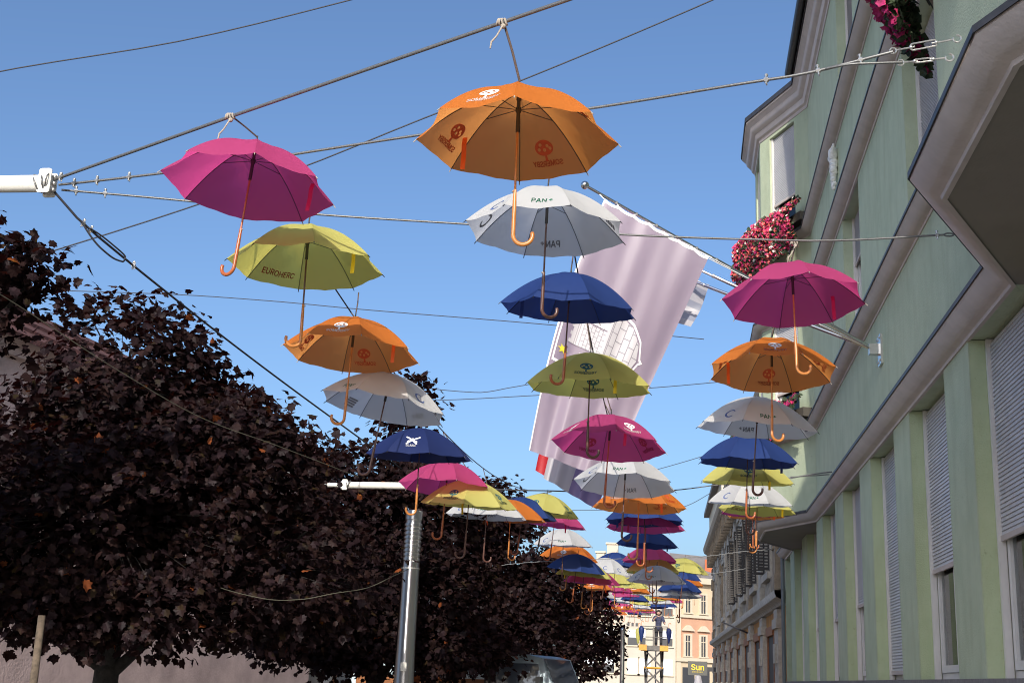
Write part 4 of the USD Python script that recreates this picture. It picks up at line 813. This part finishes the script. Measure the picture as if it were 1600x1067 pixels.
# thin wires
def wire(label, *pd, r=.006, m='wire'): cable(label, through(*pd), r, (), m, 'wire', None, 'overhead_wire')
wire('thin dark wire crossing the upper left corner of the sky', (-900, 330, 9), (-120, 138, 9), (0, 112, 9), (280, 65, 9), (550, 0, 9), (900, -95, 9), (1500, -280, 9), r=.005)
wire('long thin wire rising to the right behind the orange umbrella', (-700, 640, 15), (10, 415, 15), (285, 328, 15), (490, 255, 15), (650, 190, 15), (815, 126, 15), (1115, 0, 15), (1400, -130, 15), r=.009)
wire('faint wire running right from the maple top behind the yellow umbrella', (-250, 440, 20), (70, 453, 20), (270, 460, 20), (420, 470, 20), (560, 483, 20), (830, 505, 20), (1100, 530, 20), r=.007)
wire('olive rope slanting down in front of the large maple', (-60, 425, 8), (0, 460, 8.3), (190, 582, 9.2), (320, 655, 10), (430, 695, 10.6), (560, 745, 11.5), r=.0032, m='olive')
wire('slack pale wire hanging across the lower maple crown', (345, 918, 9.6), (380, 928, 9.7), (430, 937, 9.8), (470, 936, 9.9), (520, 927, 10.), (570, 919, 10.2), (620, 897, 10.5), (640, 888, 10.6), r=.003, m='olive')
wire('wire sagging between the maple and the flag, upper of two', (470, 545, 22), (560, 575, 22), (690, 609, 22), (745, 613, 22), (800, 605, 22), (850, 596, 22), r=.007)
wire('wire running level between the maple and the orange umbrella, lower of two', (640, 626, 22), (690, 625, 22), (830, 618, 22), (1030, 605, 22), (1120, 597, 22), r=.007)
wire('faint wire left of the blue umbrella in the right row', (1020, 735, 30), (1090, 715, 30), (1160, 692, 30), r=.008)
wire('faint low wire across the sky gap left of the ornate house', (800, 800, 32), (900, 797, 32), (1060, 793, 32), (1110, 770, 32), r=.008)

# ------------------------------------------------------------------ flags on the wall bracket
BR = np.array(at_x(1376, 545, X0 - .01))
fb_ = thing('flag_bracket', 'steel bracket with three flag poles fixed to the green wall', 'bracket')
obj('plate', cat_([box(X0 - .03, X0, BR[1] - .12, BR[1] + .12, BR[2] - .22, BR[2] + .18), box(X0 - .16, X0 - .03, BR[1] - .05, BR[1] + .05, BR[2] - .08, BR[2] + .06)]), M['steel'], fb_)
obj('bolt', cat_([ball((X0 - .035, BR[1] + y, BR[2] + z), .018, 1) for y in (-.08, .08) for z in (-.17, .13)]), M['zinc'], fb_)
tips = [at_y(918, 292, 14.9), at_y(925, 345, 16.3), at_y(912, 375, 17.4)]
root = BR + np.array([-.10, 0, 0])
pole_dir = []
for i, tp in enumerate(tips):
    d = tp - root; L = np.linalg.norm(d); pole_dir.append(d / L)
    p = obj('pole', cat_([tube([root, root + d * .55], .024, 12), tube([root + d * .55, tp], .019, 12)]), M['chrome'], fb_, smooth=40)
    obj('finial', ball(tp + d / L * .04, .055, 3), M['chrome'], p, True)
    obj('ring', cat_([tube([root + d * s - d / L * .012, root + d * s + d / L * .012], .028, 10) for s in (.55, .62, .69, .76, .83, .90)]), M['zinc'], p)
C00, C10_, C01, C11 = at_y(944, 312, 14.95), at_y(1106, 404, 15.25), at_y(827, 702, 15.0), at_y(950, 750, 15.45)
def cloth_pt(u, v, off=0., c=(C00, C10_, C01, C11), amp=.055):
    u, v = np.asarray(u, float)[:, None], np.asarray(v, float)[:, None]
    c00, c10, c01, c11 = c
    p = c00 * (1 - u) * (1 - v) + c10 * u * (1 - v) + c01 * (1 - u) * v + c11 * u * v
    e1 = c10 - c00; e2 = c01 - c00; n = np.cross(e1, e2); n /= np.linalg.norm(n)
    if n[1] > 0: n = -n
    f = np.sin(u * 17 + v * 2.2) * .6 + np.sin(u * 31 - v * 3.1 + 1) * .35 + np.sin(u * 9 + v * 5) * .5
    fold = amp * f * (.25 + .75 * v) + .05 * np.sin(v * 5 + u * 2) 
    scallop = .02 * np.abs(np.sin(u * math.pi * 7)) * np.clip(1 - v * 9, 0, 1)
    bow = .12 * np.sin(v * math.pi) * (1 - u) ** 2
    return p + n * (fold + off) + e2 / np.linalg.norm(e2) * scallop - e1 / np.linalg.norm(e1) * bow
f1_ = thing('flag', 'lilac flag with a white castle shield and a yellow star', 'flag', None)
obj('cloth', grid(lambda u, v: cloth_pt(u, v), 56, 70), M['flag'], f1_, True)
obj('hem', grid(lambda u, v: cloth_pt(u, v * .012 - .004, .004), 56, 2), M['hem'], f1_, True)
obj('side_hem', grid(lambda u, v: cloth_pt(u * .014, v, .004), 2, 60), M['hem'], f1_, True)
def drape(poly, off):
    m = flat(shapely.affinity.affine_transform(poly, [1.15, 0, 0, .85, .03 - .17 * 1.15, .515 - .57 * .85])); v, f = trimesh.remesh.subdivide_to_size(m.vertices, m.faces, .035); return T(cloth_pt(v[:, 0], v[:, 1], off), f)
# the shield: its top faces the free end of the pole (u = 0)
W_, H_ = 1.0, 1.0
shield_o = Polygon([(.17, .40), (.17, .74), (.60, .745), (.70, .72), (.80, .66), (.845, .585), (.875, .57), (.845, .555), (.80, .48), (.70, .42), (.60, .395)])
shield_i = shield_o.buffer(-.008)
obj('shield_rim', drape(shield_o.difference(shield_i.buffer(-.004)), .007), M['hem'], f1_, True)
wall_ = unary_union([Polygon([(.52, .42), (.52, .725), (.60, .725), (.70, .70), (.79, .64), (.82, .575), (.79, .50), (.70, .44), (.60, .415)]),
    sbox(.30, .53, .53, .61), sbox(.27, .515, .64, .63), sbox(.36, .44, .53, .51)])
tower = unary_union([sbox(.29, .515, .53, .605), sbox(.40, .43, .53, .49), sbox(.40, .65, .53, .71)] + [sbox(.255, a, .30, a + .016) for a in (.51, .545, .58, .614)] + [sbox(.365, a, .41, a + .014) for a in (.43, .46, .485, .655, .68, .70)])
castle = unary_union([wall_, tower])
obj('castle', drape(castle.intersection(shield_i), .010), M['shield'], f1_, True)
lines = []
for i, uu in enumerate((.545, .555, .60, .655, .71, .765)): lines.append(sbox(uu, .42, uu + .0035, .73))
for i, (u0, u1) in enumerate(((.558, .60), (.60, .655), (.655, .71), (.71, .765), (.765, .82))):
    for k in range(5):
        y = .435 + .065 * k + (.03 if i % 2 else 0); lines.append(sbox(u0, y, u1, y + .0022))
for uu in (.30, .315, .34, .37, .40, .43, .46, .49): lines.append(sbox(uu, .505, uu + .0025, .632))
for i in range(6):
    for k in range(4): lines.append(sbox(.34 + .03 * i, .517 + .028 * k + (.014 if i % 2 else 0), .37 + .03 * i, .5185 + .028 * k + (.014 if i % 2 else 0)))
obj('masonry_lines', drape(unary_union(lines).intersection(castle), .0125), M['line'], f1_, True)
st = Polygon([(.235 + (.045 if i % 2 == 0 else .02) * math.cos(i * math.pi / 6) , .675 + (.021 if i % 2 == 0 else .0095) * math.sin(i * math.pi / 6)) for i in range(12)])
obj('star', drape(st, .0115), M['star'], f1_, True)
d0 = pole_dir[0]
for s in np.linspace(.42, .965, 9):
    q = root + (tips[0] - root) * s; uu = np.clip((s - .40) / .58, 0, 1); e = cloth_pt(np.array([1 - uu]), np.array([0.]))[0]
    obj('tie', tube([q, (q + e) / 2, e], .006, 5), M['hem'], f1_)
f2_ = thing('flag', 'red, white and purple flag hanging half hidden behind the lilac one', 'flag', None)
c2_ = (at_y(955, 350, 16.2), at_y(1078, 424, 16.4), at_y(836, 738, 16.2), at_y(932, 796, 16.5))
for nm, u0, u1, m in (('red_stripe', 0, .33, 'flagred'), ('white_stripe', .33, .66, 'flagwhite'), ('purple_stripe', .66, 1.0, 'flagblue')):
    if nm == 'red_stripe': obj(nm, grid(lambda u, v: cloth_pt(u * .14, v * .99, 0, c2_, .05), 14, 40), M[m], f2_, True)
    elif nm == 'white_stripe': obj(nm, grid(lambda u, v: cloth_pt((.14 + u * .40), v, 0, c2_, .05), 20, 40), M[m], f2_, True)
    else: obj(nm, grid(lambda u, v: cloth_pt(.54 + u * .46, v, 0, c2_, .05), 20, 40), M[m], f2_, True)
obj('hem', grid(lambda u, v: cloth_pt(u, v * .012 - .004, .004, c2_, .05), 40, 2), M['hem'], f2_, True)
f3_ = thing('flag', 'white and pale blue striped flag, only its right edge showing beside the lilac one', 'flag', None)
c3_ = (at_y(960, 385, 17.2), at_y(1109, 446, 17.0), at_y(960, 470, 17.2), at_y(1080, 512, 17.0))
for k in range(7):
    a, b = k / 7, (k + 1) / 7; obj('stripe', grid(lambda u, v: cloth_pt(u, a + (b - a) * v, 0, c3_, .03), 24, 6), M['flagwhite' if k % 2 == 0 else 'flagpale'], f3_, True)
for fl, cc, i in ((f2_, c2_, 1), (f3_, c3_, 2)):
    for s in np.linspace(.1, .95, 6):
        e = cc[0] * s + cc[1] * (1 - s); dd = tips[i] - root; q = root + dd * np.clip(((e - root) @ dd) / (dd @ dd), 0, 1); obj('tie', tube([q, e], .006, 5), M['hem'], fl)

# ------------------------------------------------------------------ lamp post, far pole, lift, person, sign, van
lp = thing('lamp_post', 'brushed steel lamp post with a ribbed head in front of the maples', 'lamp post', None, (at_depth(643, 795, 15.)[0] - .02, 14.95, 0))
obj('mast', lathe([(.135, 0), (.135, .02), (.128, .05), (.119, 1.6), (.112, 2.78), (.1125, 2.80)], 40), M['brushed'], lp, smooth=30)
obj('joint', lathe([(.1125, 2.80), (.116, 2.802), (.116, 2.815), (.1125, 2.817)], 40), M['zinc'], lp, smooth=30)
for k in range(9): obj('rib_ring', lathe([(.100, 2.90 + k * .052), (.1135, 2.905 + k * .052), (.1155, 2.92 + k * .052), (.1135, 2.936 + k * .052), (.100, 2.94 + k * .052)], 40), M['brushed'], lp, smooth=50)
obj('head', lathe([(.110, 2.817), (.109, 2.89), (.102, 2.9), (.100, 3.39), (.108, 3.40), (.108, 3.50), (.104, 3.51), (0, 3.515)], 40), M['brushed'], lp, smooth=30)
obj('plate', box(-.02, .05, -.135, -.118, 1.60, 1.70), M['whitepaint'], lp)
pl = thing('metal_pole', 'slim grey metal pole at the edge of the farthest maple', 'pole', None, (at_depth(973, 985, 30.)[0], 30.9, 0)); obj('mast', tube([(0, 0, 0), (0, 0, 2.78)], [.06, .05], 12), M['steel'], pl, smooth=40); obj('cap', ball((0, 0, 2.78), .055, 2), M['steel'], pl, True)
gp = at_depth(52, 1060, 10.); wp = thing('wooden_pole', 'weathered pole under the left edge of the large maple', 'pole', None, (gp[0], gp[1], 0)); obj('mast', tube([(0, 0, 0), (.01, 0, 1), (0, 0, 1.92)], [.04, .035, .03], 10), mat('weathered_wood', (.12, .09, .065), .9, noise=(20., .4)), wp, True)
# scissor lift
lc = at_depth(1022, 1012, 60.); yel = mat('lift_yellow', (.62, .30, .04), .5, noise=(6., .2)); liftgrey = mat('lift_grey', (.13, .12, .11), .6, noise=(6., .3))
sl = thing('scissor_lift', 'yellow and grey scissor lift raised under the far umbrellas', 'lift', None, (lc[0], lc[1], 0))
pz = lc[2] - .12
obj('base', cat_([box(-.6, .6, -1.1, 1.1, .2, .55)]), liftgrey, sl)
for x in (-.52, .52):
    for y in (-.8, .8):
        w = tube([(x - .08, y, .22), (x + .08, y, .22)], .22, 16); obj('wheel', w, M['black'], sl)
nst = 3; hz = (pz - .6) / nst
for k in range(nst):
    for x in (-.38, .38):
        for s in (-1, 1): obj('scissor_arm', tube([(x + .03 * s, -.9 * s, .6 + k * hz), (x + .03 * s, .9 * s, .6 + (k + 1) * hz)], .05, 5), liftgrey, sl)
    for y in (-.9, .9): obj('cross_bar', tube([(-.45, y, .6 + k * hz), (.45, y, .6 + k * hz)], .05, 6), yel, sl)
for k in range(nst):   # seen end-on the arms cross between the side frames
    obj('brace', cat_([tube([(-.40, -.95, .62 + k * hz), (.40, -.95, .58 + (k + 1) * hz)], .04, 5), tube([(.40, -.93, .62 + k * hz), (-.40, -.93, .58 + (k + 1) * hz)], .04, 5)]), liftgrey, sl)
obj('platform', box(-.66, .66, -1.2, 1.2, pz, pz + .12), liftgrey, sl); obj('toe_board', cat_([box(-.70, -.32, -1.23, -1.2, pz - .03, pz + .24), box(.30, .70, -1.23, -1.2, pz - .03, pz + .22)]), yel, sl); obj('front_panel', box(-.32, .30, -1.235, -1.205, pz - .02, pz + .2), liftgrey, sl)
rails = [tube([(x, y, pz + .1), (x, y, pz + 1.1)], .022, 6) for x in (-.64, 0, .64) for y in (-1.17, 1.17)] + [tube([(-.64, y, pz + z), (.64, y, pz + z)], .022, 6) for y in (-1.17, 1.17) for z in (.6, 1.1)] + [tube([(x, -1.17, pz + z), (x, 1.17, pz + z)], .022, 6) for x in (-.64, .64) for z in (.6, 1.1)]
obj('guard_rail', cat_(rails), liftgrey, sl)
# person
import manifold3d as mf
def body(joints, bones, cut=.02):
    def sph(p, r):
        s = mf.Manifold.sphere(r, 16); return s.translate(tuple(map(float, p)))
    ms = [mf.Manifold.batch_hull([sph(joints[a][:3], joints[a][3]), sph(joints[b][:3], joints[b][3])]) for a, b in bones]
    m = mf.Manifold.batch_boolean(ms, mf.OpType.Add).refine_to_length(cut); q = m.to_mesh(); t = trimesh.Trimesh(q.vert_properties[:, :3], q.tri_verts)
    trimesh.smoothing.filter_taubin(t, iterations=8); return t
J = dict(pel=(0, 0, .95, .13), waist=(0, .0, 1.1, .125), chest=(.0, -.02, 1.32, .15), shL=(-.18, 0, 1.43, .065), shR=(.18, 0, 1.43, .065), nk=(0, -.01, 1.5, .055), elL=(-.26, -.18, 1.28, .045), haL=(-.12, -.36, 1.42, .034), elR=(.27, -.10, 1.2, .045), haR=(.30, -.32, 1.12, .034), hiL=(-.1, 0, .9, .095), knL=(-.11, -.03, .5, .062), anL=(-.11, .02, .09, .045), hiR=(.1, 0, .9, .095), knR=(.12, -.03, .5, .062), anR=(.12, .03, .09, .045), ftL=(-.12, -.16, .04, .035), ftR=(.13, -.15, .04, .035), hd=(0, -.04, 1.63, .095), hd2=(0, -.03, 1.67, .09))
skin = mat('skin', (.45, .26, .19), .6); jacket = mat('dark_blue_jacket', (.04, .045, .09), .85, noise=(9., .4)); trousers = mat('dark_trousers', (.03, .03, .035), .9); hair = mat('dark_hair', (.03, .02, .015), .8)
pe = thing('person', 'person in a dark blue jacket and dark trousers standing on the scissor lift', 'person', None, (lc[0] + .22, lc[1] - .6, pz + .12))
core = body(J, [('pel', 'waist'), ('waist', 'chest'), ('chest', 'shL'), ('chest', 'shR'), ('chest', 'nk'), ('shL', 'elL'), ('elL', 'haL'), ('shR', 'elR'), ('elR', 'haR'), ('pel', 'hiL'), ('pel', 'hiR'), ('hiL', 'knL'), ('knL', 'anL'), ('hiR', 'knR'), ('knR', 'anR'), ('anL', 'ftL'), ('anR', 'ftR'), ('nk', 'hd'), ('hd', 'hd2')], .03)
obj('body', core, skin, pe, True)
def shell(jn, bn, grow, z0=None):
    J2 = {k: (*J[k][:3], J[k][3] + grow) for k in jn}; return body(J2, bn, .03)
obj('jacket', shell(('pel', 'waist', 'chest', 'shL', 'shR', 'elL', 'elR'), [('pel', 'waist'), ('waist', 'chest'), ('chest', 'shL'), ('chest', 'shR'), ('shL', 'elL'), ('shR', 'elR')], .018), jacket, pe, True)
obj('trousers', shell(('hiL', 'knL', 'anL', 'hiR', 'knR', 'anR', 'pel'), [('pel', 'hiL'), ('pel', 'hiR'), ('hiL', 'knL'), ('knL', 'anL'), ('hiR', 'knR'), ('knR', 'anR')], .015), trousers, pe, True)
hm = ball((0, -.01, 1.70), .105, 2); hm.vertices[:, 2] = np.maximum(hm.vertices[:, 2], 1.66); obj('hair', hm, hair, pe, True)
obj('nose', ball((0, -.135, 1.635), .018, 1), skin, pe); obj('eyes', cat_([ball((x, -.122, 1.665), .011, 1) for x in (-.032, .032)]), M['black'], pe)
for s, h in ((-1, 'haL'), (1, 'haR')):
    p = np.array(J[h][:3]); obj('hand', cat_([tube([p + [.012 * k - .02, 0, 0], p + [.012 * k - .02, -.05, .02], p + [.012 * k - .02, -.07, -.01]], .009, 5) for k in range(4)] + [tube([p, p + [-.03 * s, -.03, .03]], .010, 5)]), skin, pe, True)
def folded(label, loc, m, lean):
    t = thing('folded_umbrella', label, 'umbrella', None, loc, (lean, 0, 0))
    obj('cloth', lathe([(.0, -.75), (.03, -.72), (.10, -.45), (.14, -.2), (.12, -.08), (.02, 0), (0, .0)], 9), M[m], t, smooth=40); obj('shaft', tube([(0, 0, .0), (0, 0, .18)], .012, 6), M['wood'], t); obj('handle', tube([(0, 0, .16)] + [(.05 - .05 * math.cos(a), 0, .18 + .05 * math.sin(a)) for a in np.linspace(0, 3.3, 8)], .015, 6), M['wood'], t)
folded('folded dark blue umbrella hanging on the right rail of the lift', (lc[0] + .72, lc[1] - 1.2, pz + 1.05), 'navy', 8)
folded('folded dark umbrella hanging on the left rail of the lift', (lc[0] - .58, lc[1] - 1.3, pz + 1.1), 'blue', 0); folded('folded yellow umbrella at the left corner of the lift', (lc[0] - .74, lc[1] - 1.15, pz + 1.0), 'yellow', -4)
cr = thing('white_crate', 'pale plastic crate standing on the lift platform left of the person', 'crate', None, (lc[0] - .22, lc[1] - .75, pz + .12)); obj('shell', cat_([box(-.17, .17, -.17, .17, 0, .9), box(-.2, .2, -.2, .2, .9, .97)]), mat('milky_plastic', (.50, .48, .40), .5), cr); obj('lid', box(-.19, .19, -.19, .19, .972, 1.0), M['knot'], cr)
# shop sign
sa, sb_ = at_depth(1075, 1032, 70.), at_depth(1105, 1055, 70.)
sg = thing('shop_sign', 'grey box sign with yellow Sun lettering sticking out from the ornate house', 'sign', None, (sa[0], sa[1], sb_[2])); SW, SH = sb_[0] - sa[0], sa[2] - sb_[2]
obj('board', box(0, SW, 0, .16, 0, SH), mat('sign_grey', (.10, .10, .09), .6), sg); lt = lettering('Sun', SH * .40, True); lt = T(np.c_[lt.vertices[:, 0], -lt.vertices[:, 2] - .004, lt.vertices[:, 1]], lt.faces[:, ::-1]); lt.apply_translation((SW * .5 - lt.bounds.mean(0)[0], 0, SH * .38))
obj('lettering', lt, mat('sign_yellow', (.85, .62, .02), .5), sg); obj('line', cat_([box(SW * (.22 + .08 * i), SW * (.28 + .08 * i), -.01, -.003, SH * .2, SH * .27) for i in range(7)]), mat('sign_gold', (.45, .34, .05), .5), sg)
obj('bracket', cat_([box(SW, SW + .55, .05, .11, SH * .3, SH * .62)]), M['flash'], sg)
ps = thing('closed_parasol', 'closed cream parasol standing under the Sun sign', 'parasol', None, (sa[0] + SW * .52, sa[1] - 1.0, 0)); obj('cloth', lathe([(.0, 2.05), (.16, 2.0), (.24, 1.6), (.26, 1.0), (.2, .95), (0, .95)], 12), M['flagwhite'], ps, smooth=40); obj('stick', tube([(0, 0, 0), (0, 0, 1.0)], .025, 8), M['wood'], ps)
# van under the trees
vb = at_depth(820, 1042, 27.); vx = at_depth(912, 1066, 26.)
vn = thing('van', 'pale blue white van parked under the far maples, its windscreen to the right', 'van', None, (-2.70, 26.7, 0), (0, 0, -14))
vw = mat('van_paint', (.50, .60, .66), .3, noise=(2., .04)); vglass = mat('van_glass', (.12, .14, .18), .06, .0, extra={'specular_ior_level': 1.0})
sec = [(-4.2, .35, 1.95), (-1.2, .35, 2.02), (-.15, .35, 2.0), (.12, .35, 1.93)]
pr = Polygon([(-4.3, .4), (-4.35, 1.7), (-4.2, 1.98), (-.25, 2.03), (.05, 1.97), (.28, 1.45), (.75, 1.12), (.95, .95), (.98, .42)])
b_ = trimesh.creation.extrude_polygon(pr, 1.8, engine='earcut'); v = b_.vertices; b_ = T(np.c_[v[:, 0], .9 - v[:, 2], v[:, 1]], b_.faces)
obj('body', b_, vw, vn, smooth=30)
def vq(a): return T(a, [[0, 1, 2], [0, 2, 3]])
obj('windscreen', vq([[.07, -.8, 1.955], [.30, -.8, 1.46], [.30, .8, 1.46], [.07, .8, 1.955]]), vglass, vn)
obj('side_window', cat_([vq([[-1.0, -.905, 1.35], [.08, -.905, 1.35], [-.02, -.905, 1.85], [-1.0, -.905, 1.85]])]), vglass, vn); obj('stripe', box(-4.2, -1.1, -.91, -.902, 1.25, 1.50), brown, vn)
for x in (-3.5, .25):
    for y in (-.8, .8):
        w = obj('wheel', tube([(x, y - .1, .33), (x, y + .1, .33)], .33, 20), M['black'], vn); obj('hub', tube([(x, y - .11, .33), (x, y + .11, .33)], .18, 14), M['steel'], w)
for y in (-.7, .7): obj('headlight', box(.93, 1.0, y - .14, y + .14, .75, .92), M['whitepaint'], vn)
obj('mirror', cat_([box(.0, .1, -1.1, -.93, 1.35, 1.6)]), M['black'], vn)
